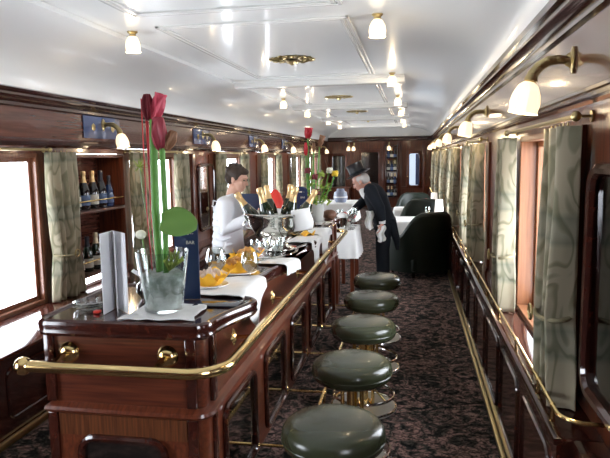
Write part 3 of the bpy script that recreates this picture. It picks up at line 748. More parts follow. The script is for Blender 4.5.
# snack plates with yellow napkins
def napkin_cup(parent, c, rr, h, seed):
    rd = random.Random(seed); n = 48; ph = rd.random()*6
    mb = MB()
    def fn(u, v):
        a = 2*PI*u; r_ = rr*(.55+.50*v)*(1+.14*v*math.sin(5*a+ph)+.08*v*math.sin(11*a)); return (c[0]+r_*math.cos(a), c[1]+r_*math.sin(a), c[2]+h*v**1.1*(1+.35*math.sin(4*a+ph)+.25*math.sin(9*a)))
    mb.sheet(fn, n, 8, .002); mb.build('yellow_napkin', 'yellow', parent, angle=180)
def plate(loc, rr, label, seed, fill='crisps'):
    r = thing('snack_plate', label, 'plate of snacks', loc, 0, 'snack plates with yellow napkins')
    MB().lathe([(0, 0), (rr*.6, 0), (rr, .012), (rr*.99, .016), (rr*.6, .005), (0, .004)], 32).build('plate', 'plate', r)
    napkin_cup(r, (0, 0, .012), rr*.98, .046, seed)
    mb = MB(); rd = random.Random(seed)
    for k in range(34):
        a = rd.uniform(0, 6.28); q = rr*.55*rd.random()**.5
        mb.ell((q*math.cos(a), q*math.sin(a), .036+.04*(1-q/rr)+rd.uniform(0, .014)), (.016, .011, .006), Euler((rd.random()*3, rd.random()*3, rd.random()*3)), 7, 4)
    o = mb.build('snacks', fill, r); o['kind'] = 'stuff'
    return r
plate((-.935, 2.64, ZC+.006), .088, 'plate of pale crisps in a yellow napkin, nearest on the white cloth', 1)
plate((-.90, 2.98, ZC+.004), .10, 'plate of nuts in a yellow napkin beside the round glasses', 2, 'bread')
plate((-.93, 3.26, ZC+.008), .085, 'farther plate of snacks in a yellow napkin next to the silver tray', 3, 'bread')
def snifter(loc, label, group='round balloon glasses by the snack plates', s=1.0, stem=.03):
    r = thing('balloon_glass', label, 'glass', loc, 0, group)
    pr = [(0, 0), (.032, 0), (.03, .004), (.005, .008), (.004, stem), (.02, stem+.008), (.042, stem+.035), (.048, stem+.06), (.043, stem+.09), (.036, stem+.112), (.034, stem+.112), (.041, stem+.09), (.046, stem+.06), (.04, stem+.035), (.018, stem+.011), (0, stem+.009)]
    MB().lathe([(a*s, b*s) for a, b in pr], 28).build('bowl_and_foot', 'glass', r, angle=60)
    MB().lathe([(0, stem*s+.012*s), (.02*s, stem*s+.014*s), (.036*s, stem*s+.035*s), (.04*s, stem*s+.045*s), (0, stem*s+.045*s)], 24).build('drink', 'bread', r)
    return r
snifter((-.965, 2.83, ZC+.006), 'balloon glass with a white spoon in it, left of the nut plate', s=1.1)
snifter((-.80, 2.86, ZC+.006), 'balloon glass right of the nut plate on the white cloth', s=.95)
tag(MB().tube([(-.96, 2.83, ZC+.075), (-.93, 2.83, ZC+.15), (-.915, 2.83, ZC+.19)], [.009, .006, .007], 8, sy=.4).build('plastic_spoon', 'paper'), 'white spoon leaning in the balloon glass', 'spoon')

# silver tray and bowl of bottles
r = thing('silver_tray', 'oval silver tray with a raised rim under the glasses and bowl', 'tray', (-.88, 3.68, ZC+.002))
MB().lathe([(0, 0), (.17, 0), (.2, .012), (.197, .016), (.168, .004), (0, .003)], 40, Matrix.Scale(1.35, 4, (0, 1, 0)) @ Matrix.Scale(.82, 4, (1, 0, 0))).build('tray', 'silver', r)
BX, BY = -.86, 3.80; BZ = ZC+.0065
r = thing('silver_bowl', 'large silver footed champagne bowl on the bar in front of the waiter', 'champagne bowl', (BX, BY, BZ))
pr = [(0, 0), (.07, 0), (.085, .006), (.08, .014), (.05, .028), (.036, .045), (.045, .06), (.09, .085), (.13, .12), (.155, .17), (.162, .215), (.172, .235), (.178, .243), (.17, .246), (.155, .225), (.148, .17), (.12, .125), (.08, .095), (0, .085)]
MB().lathe([(a*1.25, b) for a, b in pr], 48).build('bowl', 'silver', r, angle=60)
for s in (-1, 1): MB().tube([(s*(.192), 0, .2)]+[(s*(.202+.035*math.sin(PI*i/8)), .0, .2-.07*i/8) for i in range(1, 8)]+[(s*.165, 0, .13)], .006, 8).build('handle', 'silver', r)
MB().tube([(.217*math.cos(2*PI*i/48), .217*math.sin(2*PI*i/48), .24) for i in range(48)], .008, 8, closed=True).build('rolled_rim', 'silver', r)
def bottle(loc, label, glassm, foilm, labm, group, tilt=(0, 0, 0), s=1.0, name='wine_bottle'):
    r = thing(name, label, 'bottle', loc, 0, group); r.rotation_euler = tilt
    MB().lathe([(a*s, b*s) for a, b in [(0, 0), (.038, 0), (.042, .008), (.043, .12), (.041, .15), (.03, .19), (.018, .225), (.0155, .25), (.0155, .262), (0, .262)]], 24).build('glass_body', glassm, r, angle=60)
    MB().lathe([(a*s, b*s) for a, b in [(.0168, .205), (.024, .208), (.0195, .225), (.0172, .25), (.0175, .262), (.02, .266), (.02, .285), (.016, .295), (0, .297)]], 20).build('foil_neck', foilm, r, angle=60)
    MB().lathe([(a*s, b*s) for a, b in [(.0425, .035), (.0442, .036), (.0442, .11), (.0425, .111)]], 24).build('label', labm, r)
    return r
specs = [(-.12, .00, -.55, .15, 'bottle leaning far left in the silver bowl'), (-.055, .06, -.18, -.15, 'bottle leaning back left in the silver bowl'), (-.03, -.06, -.22, .2, 'front bottle in the silver bowl'),
         (.03, .08, .12, -.1, 'back bottle in the silver bowl'), (.05, -.02, .28, .1, 'tall bottle leaning right in the silver bowl'), (.10, .05, .5, -.05, 'bottle leaning far right in the silver bowl')]
for dx, dy, tx, ty, lab in specs:
    bottle((BX+dx*.85, BY+dy, BZ+.105), 'gold foiled champagne '+lab, 'green_bottle', 'gold_foil', 'label', 'champagne bottles in the silver bowl', (ty, tx, 0), 1.08, 'champagne_bottle')
cloth('napkin', lambda u, v: (BX+.125+.12*u+.01*math.sin(v*5), BY-.13-.02*math.sin(u*3)-(.03*math.sin(v*2)), BZ+.135+.135*v+.02*u), 'white napkin draped over the right rim of the silver bowl', 'napkin', nu=14, nv=14)
for i, (x, y) in enumerate(((-.80, 3.42), (-.86, 3.36), (-.93, 3.44), (-.79, 3.55), (-.87, 3.50))):
    r = thing('sherry_glass', ['small stemmed glass at the right front of the tray', 'small stemmed glass at the front of the tray', 'small stemmed glass at the left front of the tray', 'small stemmed glass right of the bowl foot', 'small stemmed glass directly before the bowl foot'][i], 'glass', (x, y, ZC+.007), 0, 'small glasses on the silver tray')
    MB().lathe([(0, 0), (.024, 0), (.022, .004), (.004, .008), (.0035, .045), (.02, .06), (.026, .09), (.024, .115), (.022, .115), (.024, .09), (.018, .062), (0, .052)], 20).build('bowl_and_foot', 'glass', r, angle=60)
# red shaded lamp
r = thing('table_lamp', 'small lamp with red shade standing behind the silver bowl', 'lamp', (-1.03, 4.45, ZC+.001))
MB().lathe([(0, 0), (.045, 0), (.04, .01), (.012, .02), (.01, .12), (.028, .15), (.028, .22), (.012, .25), (.0, .25)], 20).build('lamp_base', 'plate', r)
MB().lathe([(.068, .225), (.07, .23), (.058, .29), (.038, .335), (.018, .36), (0, .367)], 24).build('lamp_shade', 'red_shade', r)
# yellow napkin on far cloth
def yn(u, v): return (-.86+.12*u, 4.40+.16*v+.02*math.sin(6*u), ZC+.012+.03*(1+math.sin(9*u+5*v))*.5)
cloth('yellow_napkin', yn, 'crumpled yellow napkin on the white cloth beyond the bowl', 'napkin', 'yellow', 16, 12)
tag(MB().lathe([(0, 0), (.10, 0), (.125, .008), (.122, .012), (.1, .004), (0, .003)], 32, c=(-.83, 5.35, ZC+.001)).build('serving_dish', 'silver'), 'flat silver dish on the bar beside the far pot of flowers', 'dish')

# far arrangement
fxx, fyy = -.935, 5.62
r = thing('flower_pot', 'grey stone pot of tall flowers at the far end of the bar', 'pot', (fxx, fyy, ZC+.001))
MB().lathe([(0, 0), (.085, 0), (.095, .01), (.105, .10), (.108, .17), (.1, .17), (.095, .1), (0, .1)], 32).build('pot', 'pot', r, angle=60)
zf = ZC+.12
def sflower(name, label, path, bloomfn):
    f = thing(name, label, 'flower', path[0], 0, 'flowers in the far pot'); MB().tube(path, .0065, 8).build('stem', 'stem', f, world=True); bloomfn(f, path[-1]); return f
sflower('red_amaryllis', 'tall red amaryllis topping the far flower pot', [(fxx-.02, fyy, zf), (fxx-.035, fyy, 1.3), (fxx-.04, fyy, 1.68)], lambda f, c: petal_bloom('bloom', c, .10, .05, 'red', f, (0, .1, 0), 6, .5))
sflower('red_amaryllis', 'red bud just below the tall bloom in the far pot', [(fxx-.03, fyy-.03, zf), (fxx-.05, fyy-.03, 1.3), (fxx-.055, fyy-.03, 1.52)], lambda f, c: petal_bloom('bud', c, .12, .025, 'red', f, (0, 0, 0), 4, .0))
sflower('brown_lily', 'brown pointed flower leaning right in the far pot', [(fxx+.02, fyy, zf), (fxx+.05, fyy, 1.3), (fxx+.07, fyy, 1.60)], lambda f, c: petal_bloom('bloom', c, .11, .035, 'brown_bud', f, (0, .3, 0), 5, .5))
sflower('brown_lily', 'thin brown bud standing left in the far pot', [(fxx-.0, fyy+.03, zf), (fxx, fyy+.03, 1.3), (fxx+.01, fyy+.03, 1.55)], lambda f, c: petal_bloom('bud', c, .09, .02, 'brown_bud', f, (0, 0, 0), 4, .0))
for i, (dx, dz, m_, lab) in enumerate(((.03, .30, 'dkred', 'dark red carnation in the middle of the far flowers'), (-.04, .36, 'dkred', 'dark red carnation at upper left of the far flowers'), (.05, .16, 'dkred', 'dark red carnation low in the far flowers'), (-.06, .13, 'dkred', 'dark red carnation at the lower left of the far pot'), (.22, .33, 'yellow_flower', 'yellow rose on the right of the far flowers'), (.17, .36, 'cream_flower', 'cream rose near the yellow one in the far flowers'), (.03, .10, 'lime', 'lime green bloom just above the far pot'))):
    def bl(f, c, m_=m_):
        mb = MB().ell(c, (.028, .028, .025)); 
        for k in range(12): a = k*2.4; mb.ell((c[0]+.018*math.cos(a), c[1]+.018*math.sin(a), c[2]+.016*math.sin(k)), (.014, .014, .014), n=8, m=5)
        mb.build('bloom', m_, f, world=True)
    sflower('carnation' if i < 4 else 'rose', lab, [(fxx+dx*.3, fyy-.05, zf), (fxx+dx*.8, fyy-.05, zf+dz*.6), (fxx+dx, fyy-.05, zf+dz)], bl)
mb = MB()
for k in range(60):
    a = rnd.uniform(0, 6.28); q = rnd.uniform(.01, .10); z = rnd.uniform(0, .33)
    o = leafplate((fxx+.045+q*math.cos(a), fyy+q*math.sin(a), zf+.02+z), rnd.uniform(.03, .07), .016, (rnd.uniform(-1, 1), rnd.uniform(-1.2, .3), a)); mb.add(o.v, o.f)
o = tag(mb.build('foliage', 'lime', angle=180), 'loose lime green foliage filling the far pot', 'foliage', kind='stuff')
tag(MB().ell((-.80, 5.78, ZC+.048), (.07, .10, .048)).lathe([(.0, .0), (.05, 0), (.05, .006), (0, .006)], 16, c=(-.80, 5.78, ZC+.001)).build('bread_basket', 'basket'), 'brown domed wicker basket beside the far pot', 'basket')

# ------------------------------------------------------------------ bottle cabinet on the left wall
cab = thing('bottle_cabinet', 'open mahogany bottle cabinet between the left windows', 'cabinet', (-2.7, 4.7, .495)); XB = XL-.265
CY0, CY1, CX = 4.305, 5.115, -2.585
mb = MB().box(XB, CX, CY0, CY0+.03, .4925, 1.555, .004)
mb.build('side_panel', 'wood_z', cab, world=True)
MB().box(XB, CX, CY1-.03, CY1, .4925, 1.555, .004).build('side_panel', 'wood_z', cab, world=True)
MB().box(XB, XB+.02, CY0+.03, CY1-.03, .4925, 1.53).build('back_panel', 'frieze', cab, world=True)
MB().box(XB+.02, CX, CY0+.03, CY1-.03, 1.53, 1.555).build('top_panel', 'wood_y', cab, world=True)
for z in (.56, 1.075): MB().box(XB+.02, CX+.004, CY0+.03, CY1-.03, z, z+.025, .004).build('shelf', 'wood_y', cab, world=True)
for z in (.68, 1.175): MB().tube([(CX-.012, CY0+.02, z), (CX-.012, CY1-.02, z)], .0075, 8).build('shelf_rail', 'brass', cab, world=True)
kinds = [('cream_foil', 'green_bottle', 'label'), ('gold_foil', 'black_bottle', 'label_blue'), ('gold_foil', 'black_bottle', 'label'), ('dark_foil', 'black_bottle', 'label_blue'), ('dark_foil', 'blue_bottle', 'label_blue')]
desc = ['cream topped bottle, leftmost on the upper cabinet shelf', 'gold topped bottle, second from left on the upper cabinet shelf', 'gold topped bottle in the middle of the upper cabinet shelf', 'black topped bottle, fourth on the upper cabinet shelf', 'blue bottle with dark top, rightmost on the upper cabinet shelf']
for k in range(5): bottle((-2.665, CY0+.10+.138*k, 1.1005), desc[k], kinds[k][1], kinds[k][0], kinds[k][2], 'bottles on the upper cabinet shelf', s=[1.05, 1.08, 1.08, 1.08, .92][k])
desc = ['green bottle, leftmost on the lower cabinet shelf', 'green bottle, second on the lower cabinet shelf', 'pale topped bottle in the middle of the lower cabinet shelf', 'dark green bottle, fourth on the lower cabinet shelf', 'short dark bottle, rightmost on the lower cabinet shelf']
for k in range(5): bottle((-2.665, CY0+.10+.138*k, .5855), desc[k], 'green_bottle', ['dark_foil', 'dark_foil', 'cream_foil', 'dark_foil', 'dark_foil'][k], 'label', 'bottles on the lower cabinet shelf', s=[1.0, 1.0, 1.05, .95, .85][k])
# wall mirrors in rounded frames
def wmirror(x, s, y0, y1, z0, z1, label, glass='mirror'):
    r = thing('wall_mirror', label, 'mirror', (x-s*.02, (y0+y1)/2, z0)); P = rrect(y0, y1, z0, z1, .08, 6)
    MB().prism(P, lambda a, b: (x-s*.001, a, b), lambda a, b: (x-s*.006, a, b)).build('mirror_glass', glass, r, world=True)
    MB().tube([(x-s*.012, a, b) for a, b in P], .022, 8, closed=True).build('mirror_frame', 'dark', r, world=True)
    return r
wmirror(XR, 1, 1.25, 2.13, .70, 1.45, 'rounded mirror in a dark frame at the right edge, before the nearest curtain', 'mirror_dimmed')
wmirror(XL, -1, 7.02, 7.58, .62, 1.43, 'rounded mirror in a dark frame on the left wall behind the waiter')
for y in (6.78, 7.72): struct(MB().box(XL, XL+.06, y-.05, y+.05, .49, 1.57, .008).build(tn(), 'wood_z'), 'mahogany pilaster beside the left wall mirror')
# curved end of right sill rail + long rail
r = thing('sill_rail', 'brass guard rail along the right window sill, curving to the wall', 'rail', (.47, 8, .60))
pts = [(.60, 1.92, .655), (.55, 1.925, .655)]+arc((.55, 2.005, .655), .08, -PI/2, -PI, 8)[1:]+[(.47, y, .655) for y in (2.5, 5, 9, 13, 17.9)]
MB().tube(pts, .0075, 8).build('rail', 'brass', r, world=True)
mb_pts = [2.06, 2.3]+[2.25+.55*k for k in range(1, 28)]
for y in mb_pts:
    MB().tube([(.47, y, .6005), (.47, y, .655)], [.009, .005], 8).ell((.47, y, .655), (.011, .011, .011), n=8, m=6).build('post', 'brass', r, world=True)
struct(MB().box(.50, XR, 1.70, 1.932, .56, .6, .012).build(tn(), 'dark'), 'rounded near end of the right sill shelf')

# ------------------------------------------------------------------ far end wall furniture
def farpanel(name, px0, px1, py0, py1, glass, label, cat, frame='dark', handle=False):
    x0, x1, z0, z1 = fx(px0), fx(px1), fz(py1), fz(py0)
    r = thing(name, label, cat, ((x0+x1)/2, YF-.04, z0))
    MB().box(x0-.06, x1+.06, YF-.035, YF-.001, z0-.06, z1+.06, .01).build('door_leaf', frame, r, world=True)
    P = rrect(x0, x1, z0, z1, .07); MB().prism(P, lambda a, b: (a, YF-.0355, b), lambda a, b: (a, YF-.042, b)).build('glass_panel', glass, r, world=True)
    MB().tube([(a, YF-.04, b) for a, b in P], .018, 8, closed=True).build('glass_frame', 'wood_z', r, world=True)
    if handle: MB().ell((x0-.04, YF-.06, (z0+z1)/2-.2), (.02, .02, .02)).build('handle', 'brass', r, world=True)
    return r
farpanel('cabinet_door', 333, 347, 153, 190, 'dark_glass', 'glazed cabinet door at the left of the far end wall', 'cabinet door', 'wood_z')
farpanel('cabinet_door', 362, 380, 150, 196, 'dark_glass', 'dark glazed door behind the man in the top hat', 'cabinet door', 'wood_z')
d = farpanel('carriage_door', 409, 419.5, 152, 184, 'daylight_far', 'mahogany carriage door with a narrow pale window in the far wall', 'door', 'wood_z', True)
MB().box(fx(415.5), fx(419), YF-.047, YF-.043, fz(183), fz(153)).build('blue_strip', 'plaque', d, world=True)
M['glow_shelf'] = mat('pale_backlit_cabinet', (.4, .45, .48), .4)
sh = thing('display_shelf', 'narrow lit display shelf with bottles in the far end wall', 'shelf', (fx(392), YF-.1, fz(194)))
x0, x1, z0, z1 = fx(387), fx(398), fz(194), fz(144)
for a in (x0, x1): MB().box(a-.02, a+.02, YF-.16, YF-.002, z0-.03, z1, .004).build('side_panel', 'dark', sh, world=True)
MB().box(x0+.02, x1-.02, YF-.012, YF-.003, z0, z1).build('back_mirror', 'mirror', sh, world=True)
for k in range(5): z = z0-.03+(z1-z0)*k/4; MB().box(x0+.02, x1-.02, YF-.15, YF-.013, z, z+.02).build('shelf_board', 'dark', sh, world=True)
for k in range(4):
    for j in range(3):
        z = z0-.0095+(z1-z0)*k/4
        o = bottle((x0+.07+.095*j, YF-.08, z), 'small bottle in the far display shelf, shelf %s from below, %s' % (ordn[k], ['left', 'middle', 'right'][j]), ['blue_bottle', 'green_bottle', 'black_bottle'][(k+j) % 3], ['cream_foil', 'gold_foil', 'dark_foil'][(k*2+j) % 3], ['label', 'label_blue'][(k+j) % 2], 'bottles in the far display shelf', s=1.05)
for i, px in enumerate((350.5, 355.5, 390)):
    dup(s0, (fx(px), YF-.055, 1.88), PI/2*0-PI/2*-1 if False else -PI/2*-1, ['left of the pair of lit lamps high on the far end wall', 'right of the pair of lit lamps high on the far end wall', 'single lit lamp above the far display shelf'][i], 'lamps on the far end wall')
tag(MB().box(fx(330), fx(352), YF-.5, YF-.06, 0, .62, .02).build('sideboard', 'wood_x'), 'low mahogany sideboard against the left of the far end wall', 'sideboard')

# ------------------------------------------------------------------ dining end: armchairs and tables
def make_armchair(label):
    r = thing('armchair', label, 'armchair', (0, 0, 0), 0, 'dark green tub armchairs')
    def fn(u, v):
        a = PI*(-.12+1.24*u); c, s_ = math.cos(a), math.sin(a)
        x = .345*c; y = -.33*math.copysign(abs(s_)**.9, s_)+.02
        k = max(0, s_)
        q_ = min(1, max(0, (k-.25)/.70)); hgt = .48+.29*(q_*q_*(3-2*q_))
        flare = 1+.05*v
        return (x*flare, y*flare, .07+(hgt-.07)*v)
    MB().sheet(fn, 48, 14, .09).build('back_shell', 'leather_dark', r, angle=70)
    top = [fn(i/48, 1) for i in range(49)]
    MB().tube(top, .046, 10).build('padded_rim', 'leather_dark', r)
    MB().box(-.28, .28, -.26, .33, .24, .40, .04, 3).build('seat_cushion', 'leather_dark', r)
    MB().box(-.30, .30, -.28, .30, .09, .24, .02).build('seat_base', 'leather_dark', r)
    for sx in (-.25, .25):
        for sy in (-.22, .24): MB().tube([(sx, sy, 0), (sx, sy, .09)], [.016, .024], 8).build('leg', 'dark', r)
    return r
ac = make_armchair('dark green tub armchair seen from behind, nearest in the aisle'); ac.location = (.09, 7.74, 0); ac.rotation_euler = (0, 0, .62)
dup(ac, (.15, 9.52, 0), PI-.1, 'dark green tub armchair on the far side of the nearer white table')
dup(ac, (.06, 11.25, 0), PI+.1, 'dark green tub armchair behind the farther white table')
def make_table(label):
    r = thing('dining_table', label, 'table', (0, 0, 0), 0, 'window dining tables')
    MB().box(-.38, .38, -.33, .33, .585, .61, .004).build('tabletop', 'dark', r)
    MB().tube([(.1, 0, 0), (.1, 0, .585)], .03, 12).lathe([(0, 0), (.2, 0), (.18, .02), (.03, .04), (0, .04)], 20, c=(.1, 0, 0)).build('pedestal', 'dark', r)
    return r
def tcloth(x0, x1, y0, y1, z, hang, th=.004):
    mb = MB(); n = 96; P = rrect(x0, x1, y0, y1, .03, 4); per = []
    # resample the outline
    L2 = [math.dist(P[i], P[(i+1) % len(P)]) for i in range(len(P))]; T = sum(L2)
    for k in range(n):
        d = T*k/n; i = 0
        while d > L2[i]: d -= L2[i]; i += 1
        a, b = P[i], P[(i+1) % len(P)]; t = d/L2[i] if L2[i] else 0; per.append((lerp(a[0], b[0], t), lerp(a[1], b[1], t)))
    cx, cy = (x0+x1)/2, (y0+y1)/2; vs = []; fs = []; rows = 10
    def ring(e, zz, amp): 
        for k, (x, y) in enumerate(per):
            dx = (x-cx)/(x1-x0)*2; dy = (y-cy)/(y1-y0)*2; l = math.hypot(dx, dy); w_ = e+amp*(.5+.5*math.sin(k/n*2*PI*14)); vs.append((x+dx/l*w_, y+dy/l*w_, zz))
    ring(.0, z+.004, 0); ring(.008, z, 0)
    for i in range(1, rows+1): t = i/rows; ring(.01+.02*t, z-hang*t, .028*t)
    for i in range(rows, 0, -1): t = i/rows; ring(.006+.02*t, z-hang*t, .028*t)
    ring(.003, z-.001, 0); ring(0, z+.0005, 0)
    m_ = len(vs)//n
    for k in range(m_-1): fs += [(k*n+j, k*n+(j+1) % n, (k+1)*n+(j+1) % n, (k+1)*n+j) for j in range(n)]
    fs += [tuple(range(n-1, -1, -1)), tuple(range((m_-1)*n, m_*n))]
    return mb.add(vs, fs)
tb = make_table('nearer window dining table under a white cloth'); tb.location = (.21-.13, 8.6, 0)
dup(tb, (.21-.14, 10.35, 0), 0, 'farther window dining table under a white cloth')
for (cx, cy, lab) in ((.08, 8.6, 'white tablecloth on the nearer window table'), (.07, 10.35, 'white tablecloth on the farther window table')):
    tag(tcloth(cx-.385, cx+.345, cy-.335, cy+.335, .613, .36).build('tablecloth', 'white', angle=60), lab, 'tablecloth', 'white tablecloths on the window tables')
def tlamp(loc, label):
    r = thing('table_lamp', label, 'lamp', loc, 0, 'white shaded lamps on the window tables')
    MB().lathe([(0, 0), (.045, 0), (.04, .008), (.012, .02), (.008, .10), (0, .10)], 16).build('lamp_base', 'brass', r)
    MB().lathe([(.062, .085), (.048, .27), (.046, .27), (.058, .088)], 24).build('lamp_shade', 'white_shade', r)
tlamp((.36, 8.55, .618), 'white shaded table lamp on the nearer window table')
tlamp((.35, 10.2, .618), 'white shaded table lamp on the farther window table')
def wineglass(loc, label, group, s=1):
    r = thing('wine_glass', label, 'glass', loc, 0, group)
    MB().lathe([(a*s, b*s) for a, b in [(0, 0), (.034, 0), (.03, .004), (.004, .008), (.004, .08), (.025, .10), (.037, .135), (.034, .18), (.032, .18), (.034, .135), (.02, .102), (0, .09)]], 20).build('bowl_and_foot', 'glass', r, angle=60)
wineglass((.20, 8.45, .618), 'wine glass left of the lamp on the nearer window table', 'glasses on the window tables')
wineglass((.26, 10.0, .618), 'wine glass left of the lamp on the farther window table', 'glasses on the window tables')
r = thing('rose', 'small red rose in a bud vase beside the farther table lamp', 'flower', (.22, 10.3, .618))
MB().lathe([(0, 0), (.02, 0), (.022, .05), (.012, .08), (0, .08)], 12).build('bud_vase', 'plate', r)
MB().ell((0, 0, .13), (.045, .045, .04)).tube([(0, 0, .07), (0, 0, .12)], .004, 6).build('bloom', 'red', r)

# service tables left of the aisle, beyond the bar
def stable(x0, x1, y0, y1, z, label, clabel, hang):
    r = thing('service_table', label, 'table', ((x0+x1)/2, (y0+y1)/2, 0), 0, 'service tables beyond the bar')
    MB().box(x0, x1, y0, y1, z-.03, z, .005).build('tabletop', 'dark', r, world=True)
    for a in (x0+.03, x1-.03):
        for b in (y0+.03, y1-.03): MB().box(a-.022, a+.022, b-.022, b+.022, 0, z-.03, .004).build('leg', 'wood_z', r, world=True)
    tag(tcloth(x0-.004, x1+.004, y0-.004, y1+.004, z+.004, hang).build('tablecloth', 'white', angle=60), clabel, 'tablecloth', 'white cloths beyond the bar')
stable(-.84, -.62, 6.45, 7.05, .70, 'low service table just beyond the end of the bar', 'white cloth hanging from the service table beside the top-hatted man', .30)
stable(-1.35, -.80, 8.2, 8.9, .86, 'tall service table farther along behind the flowers', 'white cloth on the farther service table behind the flowers', .25)
for i, (x, y) in enumerate(((-.67, 6.52), (-.67, 6.66), (-.665, 6.88), (-.80, 6.66))):
    wineglass((x, y, .709), ['stemmed glass at the near edge of the first service table', 'stemmed glass in the middle of the first service table', 'stemmed glass nearest the man\'s hand on the service table', 'stemmed glass at the left of the first service table'][i], 'glasses on the service table', 1.15)
r = thing('flower_bowl', 'low bowl of red flowers on the service table by the man', 'flowers', (-.765, 6.78, .709))
MB().lathe([(0, 0), (.05, 0), (.08, .05), (.085, .07), (0, .06)], 20).build('bowl', 'silver', r)
for k in range(9):
    a = k*2.4; q = .022*math.sqrt(k); MB().ell((q*1.6*math.cos(a), q*1.6*math.sin(a), .12+.02*math.cos(k)), (.032, .032, .03), n=10, m=6).tube([(q*math.cos(a), q*math.sin(a), .06), (q*1.6*math.cos(a), q*1.6*math.sin(a), .11)], .004, 5).build('bloom', ['red', 'dkred', 'red'][k % 3], r)
r = thing('ice_bucket', 'silver bucket with a pale ball of napkin on the service table', 'bucket', (-.68, 6.55, .709)); 
r.location = (-.765, 6.56, .709)
MB().lathe([(0, 0), (.05, 0), (.07, .13), (.075, .135), (.068, .13), (.05, .01), (0, .01)], 24).build('bucket', 'silver', r)
MB().ell((0, 0, .14), (.06, .06, .045)).build('napkin', 'white', r)
r = thing('blue_vase', 'blue and white patterned jar on the farther service table', 'jar', (-1.0, 8.4, .869))
MB().lathe([(0, 0), (.07, 0), (.10, .06), (.09, .14), (.05, .17), (.055, .19), (0, .19)], 24).build('jar', 'jar', r)
MB().lathe([(.0905, .10), (.1005, .075), (.094, .05), (.09, .05)], 24).build('white_band', 'plate', r)

# ------------------------------------------------------------------ people
def remesh(o, vox, smooth=3, tris=None):
    m_ = o.modifiers.new('skin_surface', 'REMESH'); m_.mode = 'VOXEL'; m_.voxel_size = vox; m_.use_smooth_shade = True
    s_ = o.modifiers.new('relax', 'SMOOTH'); s_.factor = .5; s_.iterations = smooth
    return o
def loft(mb, secs, n=20):   # secs: (center, rx, ry, rotZ, tilt axis normal optional)
    vs = []; fs = []
    for (c, rx, ry, R) in secs:
        for j in range(n):
            a = 2*PI*j/n; vs.append(Vector(c)+R @ Vector((rx*math.cos(a), ry*math.sin(a), 0)))
    k = len(secs)
    for i in range(k-1): fs += [(i*n+j, i*n+(j+1) % n, (i+1)*n+(j+1) % n, (i+1)*n+j) for j in range(n)]
    fs += [tuple(range(n-1, -1, -1)), tuple(range((k-1)*n, k*n))]
    return mb.add(vs, fs)
def head(mb, c, R, s=1.0):
    # local frame: +X forward (face), +Z up ; c = head centre
    def P(x, y, z): return Vector(c)+R @ Vector((x*s, y*s, z*s))
    def E_(x, y, z, rx, ry, rz, e=None): 
        r2 = (R @ (e.to_matrix() if e else Matrix.Identity(3))).to_euler(); mb.ell(P(x, y, z), (rx*s, ry*s, rz*s), r2, 16, 12)
    E_(-.008, 0, .02, .094, .074, .088)          # skull
    E_(.028, 0, -.035, .062, .058, .072)          # face
    E_(.058, 0, -.088, .026, .026, .024)          # chin
    E_(.02, .0, -.075, .06, .05, .034)           # jaw
    E_(.096, 0, -.018, .012, .011, .026, Euler((0, -.35, 0)))    # nose bridge
    E_(.104, 0, -.034, .013, .015, .012)         # nose tip
    E_(.083, 0, .022, .014, .045, .010)          # brow
    E_(.085, 0, -.060, .010, .024, .006); E_(.083, 0, -.071, .010, .020, .007)   # lips
    for q in (-1, 1):
        E_(.058, q*.036, -.028, .022, .018, .02)  # cheeks
        E_(-.005, q*.077, -.015, .018, .008, .03)  # ears
def hand(mb, w, d, palm_n, s=1.0, curl=.5):
    # w wrist, d direction of the hand, palm_n palm normal; five fingers of different length
    d = d.normalized(); n_ = (palm_n-d*palm_n.dot(d)).normalized(); sd = d.cross(n_)
    pc = w+d*.045*s
    R = Matrix((d, sd, n_)).transposed().to_euler(); mb.ell(pc, (.05*s, .04*s, .017*s), R, 14, 10)
    for k, (off, ln) in enumerate(((-.030, .062), (-.010, .073), (.010, .069), (.029, .052))):
        b = w+d*.078*s+sd*off*s; p = [b-d*.02*s, b]; dd = d.copy()
        for j in range(3):
            a = curl*(.55+.25*j); dd = (dd*math.cos(a)+n_*math.sin(a)).normalized(); p.append(p[-1]+dd*ln*s*(.42-.07*j))
        mb.tube(p, [.0095*s, .0095*s, .009*s, .0082*s, .007*s], 8)
    b = w+d*.02*s-sd*.03*s; t = (d*.6-sd*.7+n_*.35).normalized(); mb.tube([b, b+t*.035*s, b+(t+d*.5).normalized()*.062*s], [.012*s, .0105*s, .008*s], 8)
def eyes(parent, c, R, s):
    for q in (-1, 1):
        mb = MB(); p = Vector(c)+R @ Vector((.081*s, q*.032*s, .002*s)); mb.ell(p, (.009*s, .009*s, .0055*s), R.to_euler(), 10, 8)
        mb.build('eye', 'black_bottle', parent, world=True)
def RZ(a): return Matrix.Rotation(a, 3, 'Z')
def RY(a): return Matrix.Rotation(a, 3, 'Y')

# --- waiter behind the bar, profile facing +X, looking down
wx, wy = -1.40, 4.60; s = .88
wt = thing('person', 'waiter in a white jacket behind the bar reading a navy folder', 'person', (wx, wy, 0))
hc = Vector((wx+.03, wy, 1.345)); HR = RZ(-.12) @ RY(.22)
sh_l = Vector((wx-.02, wy+.155, 1.155)); sh_r = Vector((wx-.03, wy-.15, 1.155))
el_r = Vector((wx-.015, wy-.20, .955)); wr_r = Vector((wx+.155, wy-.16, 1.045))
el_l = Vector((wx+.04, wy+.20, .955)); wr_l = Vector((wx+.24, wy+.10, 1.07))
mb = MB(); head(mb, hc, HR, s)
mb.tube([(wx-.03, wy, 1.13), (wx-.015, wy, 1.22), (wx+.01, wy, 1.29)], [.055, .047, .05], 14)
loft(mb, [((wx-.06, wy, .74), .09, .13, RZ(0)), ((wx-.05, wy, .9), .085, .12, RZ(0)), ((wx-.04, wy, 1.1), .09, .15, RZ(0)), ((wx-.03, wy, 1.17), .06, .12, RZ(0))])
